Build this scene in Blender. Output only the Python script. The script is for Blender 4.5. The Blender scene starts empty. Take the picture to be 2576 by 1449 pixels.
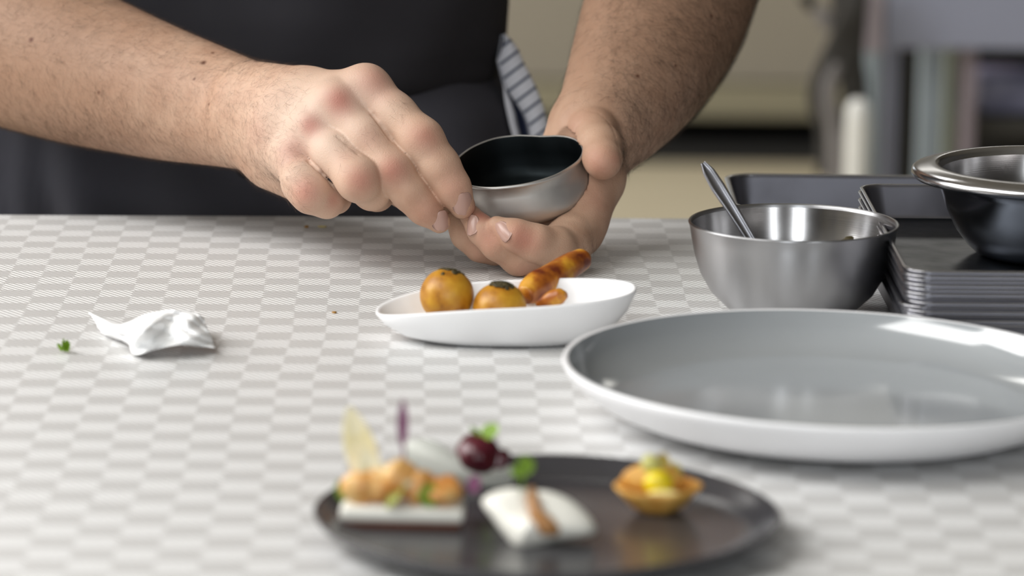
import bpy, math, random
import numpy as np
from mathutils import Vector, Matrix

random.seed(4); rng = np.random.default_rng(4)
sc = bpy.context.scene
COL = sc.collection
R = math.radians

# ---------------------------------------------------------------- camera
TZ = 0.90                       # height of the table top
CAM = Vector((0, 0, 1.30)); PITCH = R(11.49); ROLL = R(0.6); FPX = 9000.0
cam = bpy.data.cameras.new('camera'); co = bpy.data.objects.new('camera', cam); COL.objects.link(co)
CROT = Matrix.Rotation(math.pi/2 - PITCH, 3, 'X') @ Matrix.Rotation(ROLL, 3, 'Z')
co.matrix_world = Matrix.Translation(CAM) @ CROT.to_4x4()
cam.sensor_width = 36; cam.lens = FPX/2576*36; cam.clip_start = .05; cam.clip_end = 60
cam.dof.use_dof = True; cam.dof.focus_distance = 2.01; cam.dof.aperture_fstop = 6.3
sc.camera = co
# ---------------------------------------------------------------- world, light, exposure
w = bpy.data.worlds.new('world'); sc.world = w; w.use_nodes = True
w.node_tree.nodes['Background'].inputs[0].default_value = (.80, .90, 1, 1)
w.node_tree.nodes['Background'].inputs[1].default_value = .50
sc.view_settings.view_transform = 'Standard'; sc.view_settings.look = 'None'
sc.view_settings.exposure = 0.0; sc.view_settings.gamma = 1; sc.view_settings.use_curve_mapping = False

def area(name, loc, target, sx, sy, power, color=(1, 1, 1)):
    l = bpy.data.lights.new(name, 'AREA'); l.shape = 'RECTANGLE'; l.size = sx; l.size_y = sy
    l.energy = power; l.color = color
    o = bpy.data.objects.new(name, l); COL.objects.link(o); o.location = loc
    o.rotation_euler = (Vector(target)-Vector(loc)).to_track_quat('-Z', 'Y').to_euler()
    return o
area('daylight_left_window', (-2.2, 2.1, 2.15), (0, 1.9, .9), 1.6, 1.4, 56, (1, .995, .985))
area('daylight_tall_window', (-.55, -1.9, 1.75), (0, 2, .95), .75, 1.9, 34, (.93, .97, 1))
area('daylight_narrow_window', (1.45, -1.9, 1.75), (0, 2, .95), .38, 1.9, 18, (.93, .97, 1))
area('ceiling_panel_kitchen', (-1.3, 1.0, 2.75), (.0, 1.6, .9), 1.8, 1.3, 44, (1, .995, .98))
area('ceiling_panel_far', (.6, 8.4, 2.9), (.6, 8.35, 0), 2.4, 1.2, 26, (1, .97, .90))  # added unseen lamp above the cabinets, so they shade the floor in front
area('ceiling_panel_middle', (-1.1, 5.6, 2.9), (-.6, 5.9, 0), 2.6, 1.6, 90, (1, .98, .945))  # added unseen lamp that brightens the far floor

# ---------------------------------------------------------------- helpers
def W(px, py, d):
    """the point that the photograph shows at (px,py), d metres along the optical axis"""
    v = CROT @ Vector(((px-1288)/FPX*d, -(py-724.5)/FPX*d, -d))
    return CAM + v
def T(px, py, h=0.0):
    """the point h above the table seen at (px,py)"""
    v = CROT @ Vector(((px-1288)/FPX, -(py-724.5)/FPX, -1))
    t = (TZ+h-CAM.z)/v.z
    return CAM + v*t
def lin(c):
    return tuple(((x/255)/12.92 if x/255 <= .04045 else ((x/255+.055)/1.055)**2.4) for x in c)

def new_mat(name):
    m = bpy.data.materials.new(name); m.use_nodes = True
    nt = m.node_tree; return m, nt, nt.nodes['Principled BSDF']
def setp(b, **k):
    al = dict(rough='Roughness', metal='Metallic', ior='IOR', spec='Specular IOR Level', coat='Coat Weight', coatr='Coat Roughness',
              sss='Subsurface Weight', trans='Transmission Weight', sheen='Sheen Weight', aniso='Anisotropic')
    for a, v in k.items(): b.inputs[al[a]].default_value = v
def mat(name, rgb, bump=0, bscale=200, var=0, vscale=30, **k):
    """plain material with optional noise colour variation and noise bump"""
    m, nt, b = new_mat(name); c = lin(rgb)
    b.inputs['Base Color'].default_value = (*c, 1); setp(b, **k)
    tc = nt.nodes.new('ShaderNodeTexCoord')
    if var:
        n = nt.nodes.new('ShaderNodeTexNoise'); n.inputs['Scale'].default_value = vscale; n.inputs['Detail'].default_value = 5
        nt.links.new(tc.outputs['Object'], n.inputs['Vector'])
        r = nt.nodes.new('ShaderNodeValToRGB'); e = r.color_ramp.elements
        e[0].position = .3; e[1].position = .7
        e[0].color = (*[x*(1-var) for x in c], 1); e[1].color = (*[min(1, x*(1+var)) for x in c], 1)
        nt.links.new(n.outputs['Fac'], r.inputs['Fac']); nt.links.new(r.outputs['Color'], b.inputs['Base Color'])
    if bump:
        n = nt.nodes.new('ShaderNodeTexNoise'); n.inputs['Scale'].default_value = bscale; n.inputs['Detail'].default_value = 4
        nt.links.new(tc.outputs['Object'], n.inputs['Vector'])
        bp = nt.nodes.new('ShaderNodeBump'); bp.inputs['Strength'].default_value = bump; bp.inputs['Distance'].default_value = .001
        nt.links.new(n.outputs['Fac'], bp.inputs['Height']); nt.links.new(bp.outputs['Normal'], b.inputs['Normal'])
    return m
def ramp_mat(name, stops, scale, rough=.5, detail=5, bump=.3, **k):
    m, nt, b = new_mat(name); setp(b, rough=rough, **k)
    tc = nt.nodes.new('ShaderNodeTexCoord'); n = nt.nodes.new('ShaderNodeTexNoise')
    n.inputs['Scale'].default_value = scale; n.inputs['Detail'].default_value = detail
    nt.links.new(tc.outputs['Object'], n.inputs['Vector'])
    r = nt.nodes.new('ShaderNodeValToRGB'); e = r.color_ramp.elements
    while len(e) < len(stops): e.new(.5)
    for el, (p, c) in zip(e, stops): el.position = p; el.color = (*lin(c), 1)
    nt.links.new(n.outputs['Fac'], r.inputs['Fac']); nt.links.new(r.outputs['Color'], b.inputs['Base Color'])
    bp = nt.nodes.new('ShaderNodeBump'); bp.inputs['Strength'].default_value = bump; bp.inputs['Distance'].default_value = .0015
    nt.links.new(n.outputs['Fac'], bp.inputs['Height']); nt.links.new(bp.outputs['Normal'], b.inputs['Normal'])
    return m

def obj(name, verts, faces, m, parent=None, smooth=True):
    me = bpy.data.meshes.new(name)
    me.from_pydata([tuple(map(float, v)) for v in verts], [], [tuple(int(i) for i in f) for f in faces])
    me.materials.append(m)
    if smooth: me.polygons.foreach_set('use_smooth', [True]*len(me.polygons))
    me.update()
    o = bpy.data.objects.new(name, me); COL.objects.link(o)
    if parent: o.parent = parent
    return o
def empty(name, loc, rz=0):
    o = bpy.data.objects.new(name, None); COL.objects.link(o); o.location = loc; o.rotation_euler.z = rz
    o.empty_display_size = .02
    return o
def tag(o, label=None, cat=None, group=None, kind=None):
    if label: o['label'] = label
    if cat: o['category'] = cat
    if group: o['group'] = group
    if kind: o['kind'] = kind
    return o
def recenter(o):
    """put the origin of a world-space mesh at the middle of its base"""
    me = o.data; n = len(me.vertices); c = np.empty(n*3); me.vertices.foreach_get('co', c); c = c.reshape(-1, 3)
    p = np.array([(c[:, 0].min()+c[:, 0].max())/2, (c[:, 1].min()+c[:, 1].max())/2, c[:, 2].min()])
    me.vertices.foreach_set('co', (c-p).ravel()); o.location = Vector(p)+o.location; me.update(); return o
def loft(rings, closed=True, cap0=True, cap1=True):
    """rings: list of lists of 3-vectors, all the same length"""
    n = len(rings[0]); V = [v for r in rings for v in r]; F = []
    for i in range(len(rings)-1):
        for j in range(n if closed else n-1):
            a, b = i*n+j, i*n+(j+1) % n
            F.append((a, b, b+n, a+n))
    if cap0:
        V.append(np.mean(np.array(rings[0], float), 0)); c = len(V)-1
        F += [((j+1) % n, j, c) for j in range(n)]
    if cap1:
        V.append(np.mean(np.array(rings[-1], float), 0)); c = len(V)-1; o = (len(rings)-1)*n
        F += [(o+j, o+(j+1) % n, c) for j in range(n)]
    return V, F
def lathe(prof, n=96, sx=1, sy=1):
    """prof: (r,z) pairs from the outer foot to the inside centre"""
    rings = [[(r*sx*math.cos(2*math.pi*j/n), r*sy*math.sin(2*math.pi*j/n), z) for j in range(n)] for r, z in prof]
    return loft(rings)
def box(x0, x1, y0, y1, z0, z1, bev=0):
    if not bev:
        V = [(x, y, z) for z in (z0, z1) for y in (y0, y1) for x in (x0, x1)]
        return V, [(0, 2, 3, 1), (4, 5, 7, 6), (0, 1, 5, 4), (2, 6, 7, 3), (0, 4, 6, 2), (1, 3, 7, 5)]
    rings = []
    for z, i in ((z0, bev), (z0+bev*.3, bev*.3), (z0+bev, 0), (z1-bev, 0), (z1-bev*.3, bev*.3), (z1, bev)):
        rings.append(rrect(x0+i, x1-i, y0+i, y1-i, max(bev, .0001), z, 3))
    return loft(rings)
def rrect(x0, x1, y0, y1, r, z, seg=6):
    P = []
    for cx, cy, a0 in ((x1-r, y1-r, 0), (x0+r, y1-r, 90), (x0+r, y0+r, 180), (x1-r, y0+r, 270)):
        for k in range(seg+1):
            a = R(a0+90*k/seg); P.append((cx+r*math.cos(a), cy+r*math.sin(a), z))
    return P
def merge(*vf):
    V, F = [], []
    for v, f in vf:
        o = len(V); V += list(v); F += [tuple(i+o for i in q) for q in f]
    return V, F
def tube(pts, rad, n=10, flat=None):
    """round or flattened tube along points; rad a number or a list; flat=(axis vector, factor)"""
    pts = [Vector(p) for p in pts]; m = len(pts); rings = []
    up = Vector((0, 0, 1)); prev = None
    for i, p in enumerate(pts):
        t = (pts[min(i+1, m-1)]-pts[max(i-1, 0)]).normalized()
        s = (prev if prev is not None else (up if abs(t.z) < .9 else Vector((1, 0, 0))))
        s = (s - t*s.dot(t)).normalized(); prev = s; b = t.cross(s)
        r = rad[i] if hasattr(rad, '__len__') else rad
        ring = []
        for j in range(n):
            a = 2*math.pi*j/n; v = s*math.cos(a)*r+b*math.sin(a)*r
            if flat: ax = Vector(flat[0]).normalized(); v -= ax*v.dot(ax)*(1-flat[1])
            ring.append(tuple(p+v))
        rings.append(ring)
    return loft(rings)
def catmull(P, n=8):
    P = np.array(P, float); Q = np.vstack([2*P[0]-P[1], P, 2*P[-1]-P[-2]]); out = []
    for i in range(1, len(Q)-2):
        p0, p1, p2, p3 = Q[i-1:i+3]
        for k in range(n):
            t = k/n
            out.append(.5*((2*p1)+(-p0+p2)*t+(2*p0-5*p1+4*p2-p3)*t*t+(-p0+3*p1-3*p2+p3)*t**3))
    out.append(P[-1]); return np.array(out)
def catclosed(P, n=8):
    P = np.array(P, float); m = len(P); out = []
    for i in range(m):
        p0, p1, p2, p3 = P[(i-1) % m], P[i], P[(i+1) % m], P[(i+2) % m]
        for k in range(n):
            t = k/n
            out.append(.5*((2*p1)+(-p0+p2)*t+(2*p0-5*p1+4*p2-p3)*t*t+(-p0+3*p1-3*p2+p3)*t**3))
    return np.array(out)
def blob(rx, ry, rz, seed=0, amp=.08, fr=2.5, n=28, m=18):
    """lumpy ellipsoid centred on the origin"""
    r = np.random.default_rng(seed); K = r.normal(size=(7, 3))*fr; ph = r.uniform(0, 6.28, 7)
    rings = []
    for i in range(1, m):
        th = math.pi*i/m; ring = []
        for j in range(n):
            a = 2*math.pi*j/n
            u = np.array((math.sin(th)*math.cos(a), math.sin(th)*math.sin(a), -math.cos(th)))
            f = 1+amp*np.sin(K@u+ph).mean()*2
            ring.append((u[0]*rx*f, u[1]*ry*f, u[2]*rz*f))
        rings.append(ring)
    return loft(rings)
def move(vf, loc, rot=None):
    M = Matrix.Translation(Vector(loc)) @ (rot.to_4x4() if rot else Matrix.Identity(4))
    return [tuple(M @ Vector(tuple(map(float, v)))) for v in vf[0]], vf[1]

# ---------------------------------------------------------------- materials
def metal_mat(name, rgb, rough, brush=0, axis='ring', var=.0, aniso=0):
    m, nt, b = new_mat(name); setp(b, metal=1, rough=rough)
    b.inputs['Base Color'].default_value = (*lin(rgb), 1)
    tc = nt.nodes.new('ShaderNodeTexCoord'); mp = nt.nodes.new('ShaderNodeMapping')
    mp.inputs['Scale'].default_value = (8, 8, 1800) if axis == 'ring' else ((900, 8, 8) if axis == 'y' else (60, 60, 60))
    nt.links.new(tc.outputs['Object'], mp.inputs['Vector'])
    n = nt.nodes.new('ShaderNodeTexNoise'); n.inputs['Scale'].default_value = 1; n.inputs['Detail'].default_value = 4
    nt.links.new(mp.outputs['Vector'], n.inputs['Vector'])
    if brush:
        bp = nt.nodes.new('ShaderNodeBump'); bp.inputs['Strength'].default_value = brush; bp.inputs['Distance'].default_value = .0004
        nt.links.new(n.outputs['Fac'], bp.inputs['Height']); nt.links.new(bp.outputs['Normal'], b.inputs['Normal'])
    if var:
        n2 = nt.nodes.new('ShaderNodeTexNoise'); n2.inputs['Scale'].default_value = 45; n2.inputs['Detail'].default_value = 6
        nt.links.new(tc.outputs['Object'], n2.inputs['Vector'])
        mr = nt.nodes.new('ShaderNodeMapRange'); mr.inputs['To Min'].default_value = rough*(1-var); mr.inputs['To Max'].default_value = rough*(1+var)
        nt.links.new(n2.outputs['Fac'], mr.inputs['Value']); nt.links.new(mr.outputs['Result'], b.inputs['Roughness'])
    return m
M_brushed = metal_mat('brushed_steel', (178, 178, 180), .38, .04, 'ring', .1)
tg = M_brushed.node_tree.nodes.new('ShaderNodeTangent'); tg.direction_type = 'RADIAL'; tg.axis = 'Z'
bb_ = M_brushed.node_tree.nodes['Principled BSDF']; M_brushed.node_tree.links.new(tg.outputs[0], bb_.inputs['Tangent'])
setp(bb_, aniso=.85); bb_.inputs['Anisotropic Rotation'].default_value = .25
M_inner = metal_mat('satin_steel_inside', (180, 178, 178), .20, .035, 'ring', .3)
M_polish = metal_mat('polished_steel', (205, 205, 208), .19, .05, 'n', .3)
M_tray = metal_mat('worn_tray_steel', (128, 128, 136), .40, .01, 'n', .5)
M_pan = metal_mat('matt_pan_steel', (208, 206, 202), .50, .05, 'n', .25)
M_panin = metal_mat('dark_pan_inside', (38, 43, 45), .55, .2, 'n', .5)  # dark reflections are put into the colour of the inside
M_spoon = metal_mat('spoon_steel', (160, 160, 166), .30, .05, 'n')
M_porc = mat('white_porcelain', (238, 238, 240), rough=.32, var=.01)
M_white = mat('matt_white_porcelain', (242, 242, 243), rough=.42, var=.01)
M_glaze = mat('grey_glaze', (160, 164, 167), rough=.12, var=.04, vscale=14, ior=2.0)
M_dark = mat('charcoal_glaze', (58, 57, 60), rough=.20, var=.12, vscale=26, bump=.05, bscale=60)
M_cabinet = mat('cream_cabinet', (172, 165, 140), rough=.5, var=.04, vscale=2)
M_cabinet_grey = mat('warm_grey_cabinet', (170, 163, 150), rough=.5, var=.04, vscale=2)
M_floor = mat('cream_floor', (205, 194, 168), rough=.45, var=.05, vscale=3)
M_wall = mat('painted_wall', (200, 196, 186), rough=.8, var=.03, vscale=2)
M_ceil = mat('ceiling_paint', (150, 148, 144), rough=.9, var=.03, vscale=2)
M_black = mat('black_plinth', (22, 21, 20), rough=.7, var=.1)
M_blue = mat('blue_grey_panel', (160, 164, 184), rough=.45, var=.05, vscale=4)
M_leg = mat('pale_blue_leg', (176, 190, 200), rough=.4, var=.05, vscale=9)
M_cyl = mat('white_plastic', (240, 240, 236), rough=.4, var=.03)
M_darkcloth = mat('dark_grey_cloth', (66, 64, 62), rough=.9, var=.2, vscale=12)
M_greymetal = mat('grey_lever', (128, 124, 124), rough=.5, var=.08, vscale=12)
M_tablewood = mat('white_table_core', (205, 203, 198), rough=.6, var=.03)
M_leaf = ramp_mat('green_leaf', [(.3, (96, 132, 24)), (.7, (146, 178, 48))], 60, .55)
M_darkherb = ramp_mat('dark_herb', [(.3, (38, 36, 16)), (.7, (84, 70, 30))], 300, .7)
M_purple = mat('purple_stem', (128, 74, 108), rough=.6, var=.1)
M_cracker = ramp_mat('pale_cracker', [(.3, (222, 208, 150)), (.7, (244, 238, 214))], 90, .6)
M_cream = mat('white_cream', (244, 242, 232), rough=.45, var=.02)
M_shrimp = ramp_mat('orange_shrimp', [(.3, (198, 122, 48)), (.5, (222, 166, 96)), (.7, (236, 212, 150))], 80, .35)
M_brownsauce = mat('brown_sauce', (166, 118, 68), rough=.4, var=.15)
M_toast = mat('brown_toast', (104, 52, 24), rough=.6, var=.2)
M_beet = ramp_mat('beetroot', [(.3, (58, 8, 20)), (.7, (98, 34, 46))], 100, .22)
M_tart = ramp_mat('golden_pastry', [(.3, (200, 136, 48)), (.7, (230, 182, 96))], 90, .55)
M_yolk = mat('yellow_filling', (228, 204, 30), rough=.3, var=.05)
M_croq = ramp_mat('fried_crust', [(.28, (120, 66, 14)), (.42, (176, 118, 24)), (.68, (206, 156, 48))], 75, .42, bump=.5)
M_fry = ramp_mat('fried_stick_crust', [(.36, (104, 40, 14)), (.47, (164, 92, 22)), (.58, (206, 148, 42))], 55, .40, bump=.6)
M_tissue = mat('white_tissue', (248, 248, 248), rough=.9, bump=.2, bscale=700, sss=.0)
M_wrap = ramp_mat('printed_wrapping', [(.35, (86, 88, 120)), (.5, (140, 142, 168)), (.7, (170, 160, 186))], 9, .5)
M_sauce = mat('dark_sauce', (16, 15, 14), rough=.12, var=.1)

# ---------------------------------------------------------------- room
def struct(name, vf, m, smooth=False):
    return tag(obj(name, vf[0], vf[1], m, smooth=smooth), kind='structure')
struct('floor', box(-3, 4.5, -2.5, 12, -.1, 0), M_floor)
struct('wall_back', box(-3, 4.5, 12.0, 12.1, 0, 3), M_wall)
struct('wall_left', box(-3.1, -3, -2.5, 12, 0, 3), M_wall)
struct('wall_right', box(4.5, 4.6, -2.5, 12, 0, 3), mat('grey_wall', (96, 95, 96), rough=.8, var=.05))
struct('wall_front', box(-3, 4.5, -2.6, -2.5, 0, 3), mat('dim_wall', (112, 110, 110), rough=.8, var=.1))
struct('ceiling', box(-3, 4.5, -2.5, 12, 3, 3.1), M_ceil)

M_pane = mat('daylit_pane', (235, 240, 245), rough=.3)
pn = M_pane.node_tree.nodes['Principled BSDF']; pn.inputs['Emission Color'].default_value = (.90, .96, 1, 1); pn.inputs['Emission Strength'].default_value = 1.6
for i, (x0, x1, z0, z1) in enumerate(((-1.6, -.9, 1.3, 2.7),)):  # unseen glowing pane added for reflections and rim light
    wn = empty('window_%d' % (i+1), ((x0+x1)/2, 12.0, z0)); wn['kind'] = 'structure'
    hw_, hh = (x1-x0)/2, z1-z0
    obj('window_frame', *merge(box(-hw_-.03, -hw_, -.03, 0, -.03, hh+.03), box(hw_, hw_+.03, -.03, 0, -.03, hh+.03), box(-hw_, hw_, -.03, 0, hh, hh+.03), box(-hw_, hw_, -.03, 0, -.03, 0)), M_wall, wn, False)
    obj('window_pane', *box(-hw_, hw_, -.012, -.004, 0, hh), M_pane, wn, False)

# ---------------------------------------------------------------- far cabinets (about 8.5 m away)
def far_z(py, y):          # world height seen at row py at world distance y (frame centre)
    a = PITCH+math.atan((py-724.5)/FPX); return 1.30-y*math.tan(a)
YC = 8.0
zb, zs, zt = far_z(292, YC), far_z(205, YC), .92
for i, (x0, x1) in enumerate(((-2.9, -1.3), (-1.295, .3), (.305, 1.9), (1.905, 3.5))):
    c = empty('base_cabinet', ((x0+x1)/2, YC, 0))
    L = ['cream low cabinet at the far left behind the chef', 'cream low cabinet behind the chef and the striped towel',
         'cream low cabinet with warm grey front beyond the forearm holding the pan', 'cream low cabinet at the far right behind the grey worktable'][i]
    tag(c, L, 'cabinet', 'far kitchen cabinets')
    hw = (x1-x0)/2
    obj('body', *box(-hw, hw, .02, .6, zs, zt, .004), M_cabinet_grey, c, False)
    for s in (-1, 1):
        d = obj('door', *box(-hw+.006 if s < 0 else .004, -.004 if s < 0 else hw-.006, 0, .02, zs+.004, zt-.05, .003), M_cabinet_grey, c, False)
        obj('handle', *box((-.06 if s < 0 else .03), (-.03 if s < 0 else .06), -.03, 0, zt-.32, zt-.12, .004), M_greymetal, d, False)
    obj('bottom_rail', *box(-hw, hw, -.005, .6, zb, zs-.003, .006), M_cabinet, c, False)
    for lx in (-hw+.1, hw-.1):
        obj('leg', *box(lx-.02, lx+.02, .35, .39, 0, zb, .003), M_black, c, False)
    obj('plinth', *box(-hw, hw, .5, .55, 0, zb, .002), M_black, c, False)
tag(obj('worktop', *box(-2.9, 3.5, YC-.03, YC+.62, zt, zt+.04, .005), M_greymetal, smooth=False), 'long grey worktop lying on the far kitchen cabinets', 'worktop')

tag(obj('floor_mat', *box(-2.9, 3.5, 7.80, 8.48, .0005, .012, .003), mat('black_rubber', (30, 30, 31), rough=.85, var=.1), smooth=False), 'dark rubber mat on the floor along the far cabinets', 'mat')  # dark strip laid in place of the shade band by the cabinets

# ---------------------------------------------------------------- table and cloth
C0 = T(1288, 545)                      # middle of the far edge
tab = empty('work_table', (C0.x, C0.y, 0), R(1.6))
tag(tab, 'long work table under the grey and white woven cloth', 'table')
TX, TY = 1.25, 1.20
obj('tabletop', *box(-TX, TX, -TY, -.004, TZ-.035, TZ-.0035, .004), M_tablewood, tab, False)
for x in (-TX+.06, TX-.06):
    for y in (-TY+.06, -.10):
        obj('leg', *box(x-.025, x+.025, y-.025, y+.025, 0, TZ-.036, .003), M_greymetal, tab, False)

def cloth_material():
    m, nt, b = new_mat('woven_vinyl_cloth'); L = nt.links.new
    def N(t): return nt.nodes.new(t)
    def ma(op, a, bb=None, cc=None):
        n = N('ShaderNodeMath'); n.operation = op
        for i, v in enumerate((a, bb, cc)):
            if v is None: continue
            if isinstance(v, (int, float)): n.inputs[i].default_value = v
            else: L(v, n.inputs[i])
        return n.outputs[0]
    tc = N('ShaderNodeTexCoord'); sp = N('ShaderNodeSeparateXYZ'); L(tc.outputs['Object'], sp.inputs[0])
    nz = N('ShaderNodeTexNoise'); nz.inputs['Scale'].default_value = 5; nz.inputs['Detail'].default_value = 1
    L(tc.outputs['Object'], nz.inputs['Vector'])
    wob = ma('MULTIPLY', ma('SUBTRACT', nz.outputs['Fac'], .5), .012)
    X = ma('ADD', sp.outputs[0], wob); Y = ma('ADD', sp.outputs[1], wob)
    c, p = .0182, .0053
    XS = ma('MULTIPLY', X, 1.35)
    s1 = ma('FRACT', ma('DIVIDE', ma('ADD', XS, Y), p)); s2 = ma('FRACT', ma('DIVIDE', ma('SUBTRACT', XS, Y), p))
    # thread steps make the cell borders jagged
    u = ma('ADD', ma('DIVIDE', X, c), ma('MULTIPLY', ma('SUBTRACT', ma('FRACT', ma('DIVIDE', Y, p/2)), .5), .08))
    v = ma('ADD', ma('DIVIDE', Y, c), ma('MULTIPLY', ma('SUBTRACT', s1, .5), .16))
    cell = ma('MODULO', ma('ABSOLUTE', ma('ADD', ma('FLOOR', u), ma('FLOOR', v))), 2)
    def smooth(x, lo, hi):
        n = N('ShaderNodeMapRange'); n.interpolation_type = 'SMOOTHSTEP'; L(x, n.inputs['Value'])
        n.inputs['From Min'].default_value = lo; n.inputs['From Max'].default_value = hi; return n.outputs['Result']
    tri1 = ma('ABSOLUTE', ma('SUBTRACT', ma('MULTIPLY', s1, 2), 1)); tri2 = ma('ABSOLUTE', ma('SUBTRACT', ma('MULTIPLY', s2, 2), 1))
    l1 = smooth(tri1, .55, .76); l2 = smooth(tri2, .74, .92)         # 1 in the grooves
    def mix(f, a, bb):
        n = N('ShaderNodeMix'); n.data_type = 'RGBA'; L(f, n.inputs[0])
        for i, v in ((6, a), (7, bb)):
            if isinstance(v, tuple): n.inputs[i].default_value = (*lin(v), 1)
            else: L(v, n.inputs[i])
        return n.outputs[2]
    light = mix(l1, (247, 247, 247), (170, 169, 166)); dark = mix(l2, (208, 207, 206), (158, 156, 151))
    col = mix(cell, dark, light)
    L(col, b.inputs['Base Color'])
    hgt = N('ShaderNodeMix'); L(cell, hgt.inputs[0]); L(l2, hgt.inputs[2]); L(l1, hgt.inputs[3])
    bp = N('ShaderNodeBump'); bp.invert = True; bp.inputs['Strength'].default_value = .35; bp.inputs['Distance'].default_value = .0004
    L(hgt.outputs[0], bp.inputs['Height']); L(bp.outputs['Normal'], b.inputs['Normal'])
    setp(b, rough=.42, spec=.5)
    return m
M_cloth = cloth_material()
def cloth_mesh():
    """cloth lying flat, rolled over the table edges and hanging a little down"""
    s = [(-.14, 1), (-.11, 1), (-.07, 1), (-.03, 1)]
    prof = [(0.006, -.16), (0.006, -.012), (.0045, -.004), (.001, -.0008), (-.004, 0)]
    xs = np.linspace(-TX-.0, TX+.0, 60); rows = []
    for (yy, zz) in prof: rows.append([(x, yy, TZ+zz-(.0 if zz > -.1 else .006*math.sin(x*18))) for x in xs])
    for y in np.linspace(-.02, -TY, 40): rows.append([(x, y, TZ) for x in xs])
    rows.append([(x, -TY-.005, TZ-.006) for x in xs]); rows.append([(x, -TY-.006, TZ-.16) for x in xs])
    V, F = loft(rows, closed=False, cap0=False, cap1=False)
    return V, [f[::-1] for f in F]
cl = obj('tablecloth', *cloth_mesh(), M_cloth)
cl.location = (C0.x, C0.y, 0); cl.rotation_euler.z = R(1.6)
so = cl.modifiers.new('thick', 'SOLIDIFY'); so.thickness = .0012; so.offset = -1
tag(cl, 'grey and white woven cloth with zigzag checks covering the work table', 'tablecloth')

# ---------------------------------------------------------------- big shallow plate
P1 = T(2088, 1062)
bp_ = empty('serving_plate', P1); bp_.rotation_euler = (0, R(.9), 0); bp_.location.z = TZ+.0017
tag(bp_, 'large shallow serving plate, white outside with glossy grey glaze inside', 'plate')
Rr = .1285
outer = [(.0, .0), (.080, .0), (.086, .0006), (.100, .004), (.112, .009), (.121, .0155), (.1265, .0215), (Rr, .0250), (Rr-.0004, .0262), (Rr-.0016, .0267), (Rr-.0030, .0262)]
inner = [(Rr-.0030, .0262), (Rr-.0036, .0248), (.1225, .0190), (.1170, .0138), (.1090, .0095), (.099, .0068), (.085, .0058), (.05, .0056), (.001, .0056)]
def oneside(prof, n=128, cap=True): return loft([[(r*math.cos(2*math.pi*j/n), r*math.sin(2*math.pi*j/n), z) for j in range(n)] for r, z in prof], cap0=False, cap1=cap)
obj('plate_body', *oneside([(.001, 0)]+outer[1:], cap=False), M_porc, bp_)
tag(obj('glazed_inside', *oneside(inner), M_glaze, bp_), 'glossy grey glazed inside')

# ---------------------------------------------------------------- charcoal plate
P2 = T(1377, 1361)
def squarish(prof, n=144):
    rings = []
    for r, z in prof:
        ring = []
        for j in range(n):
            a = 2*math.pi*j/n; f = 1+.012*math.cos(4*a+.6)+.012*math.cos(2*a-.5)
            ring.append((r*f*math.cos(a), r*f*math.sin(a)*1.0, z))
        rings.append(ring)
    return loft(rings)
dpl = obj('charcoal_plate', *squarish([(.001, 0), (.070, 0), (.078, .002), (.088, .006), (.0945, .0100), (.0955, .0118), (.0948, .0126), (.0935, .0124), (.0895, .0092), (.084, .0064), (.076, .0050), (.04, .0046), (.001, .0046)]), M_dark)
dpl.location = (P2.x, P2.y, TZ+.0008)
tag(dpl, 'round charcoal glazed plate carrying the small appetisers in the foreground', 'plate')
H2 = .0055
def on2(px, py, h=0): return T(px, py, H2+h)

# appetiser 1: white bar with prawns
q = on2(1012, 1316); bar = empty('prawn_appetiser', q, R(-2))
tag(bar, 'oblong white canape topped with orange prawns and a tall pale cracker on the charcoal plate', 'canape')
obj('toast_base', *box(-.0245, .0245, -.008, .008, 0, .0022, .0007), M_toast, bar)
obj('white_slab', *box(-.0255, .0258, -.0088, .0085, .0022, .0088, .0018), M_cream, bar)
for i, (x, y, z, rx, ry, rz_, s) in enumerate(((-.0165, -.001, .0150, .0092, .0065, .0072, 1), (-.0085, .001, .0165, .0082, .0060, .0085, 5), (-.001, -.001, .0185, .0092, .0070, .0085, 2), (.0075, -.001, .0155, .0080, .006, .0072, 3), (.0180, .000, .0142, .0102, .0065, .0064, 4))):
    vf = move(blob(rx, ry, rz_, s, .14), (x, y, z), Matrix.Rotation(.3*s, 3, 'Z'))
    p = obj('prawn', *vf, M_shrimp, bar)
def leaf(L, Wd, m, name='leaf', parent=None, loc=(0, 0, 0), rot=(0, 0, 0), curl=.3, th=.0003, n=9):
    V = []; F = []
    for side in (0, 1):
        for i in range(n):
            t = i/(n-1); wd = Wd/2*math.sin(math.pi*min(1, t*.92+.06))**.7
            for j in range(5):
                s = (j-2)/2; V.append((s*wd, t*L, curl*L*(t*t)*.5+abs(s)*wd*.35-side*th))
    k = n*5
    for i in range(n-1):
        for j in range(4):
            a = i*5+j; F.append((a, a+1, a+6, a+5)); F.append((k+a, k+a+5, k+a+6, k+a+1))
    for i in range(n-1):
        for j in (0, 4):
            a = i*5+j; F.append((a, a+5, a+5+k, a+k))
    o = obj(name, V, F, m, parent); o.location = loc; o.rotation_euler = rot; return o
leaf(.010, .009, M_leaf, 'herb_leaf', bar, (.0118, -.0085, .0095), (R(80), 0, R(4)))
leaf(.009, .006, M_leaf, 'herb_leaf', bar, (-.0245, -.004, .010), (R(60), 0, R(30)))
leaf(.012, .006, ramp_mat('pale_herb', [(.3, (150, 160, 70)), (.7, (190, 190, 110))], 90), 'herb_leaf', bar, (-.006, -.0088, .009), (R(50), R(20), R(-60)))
obj('prawn_highlight', *move(blob(.0052, .003, .0034, 9, .1), (-.0005, -.0055, .0185)), M_cracker, bar)
ck = leaf(.0375, .0135, M_cracker, 'cracker', bar, (-.0120, .002, .012), (R(72), R(-4), R(-8)), .12, .0012)
ck.rotation_euler = (R(80), R(-17), 0)
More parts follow.
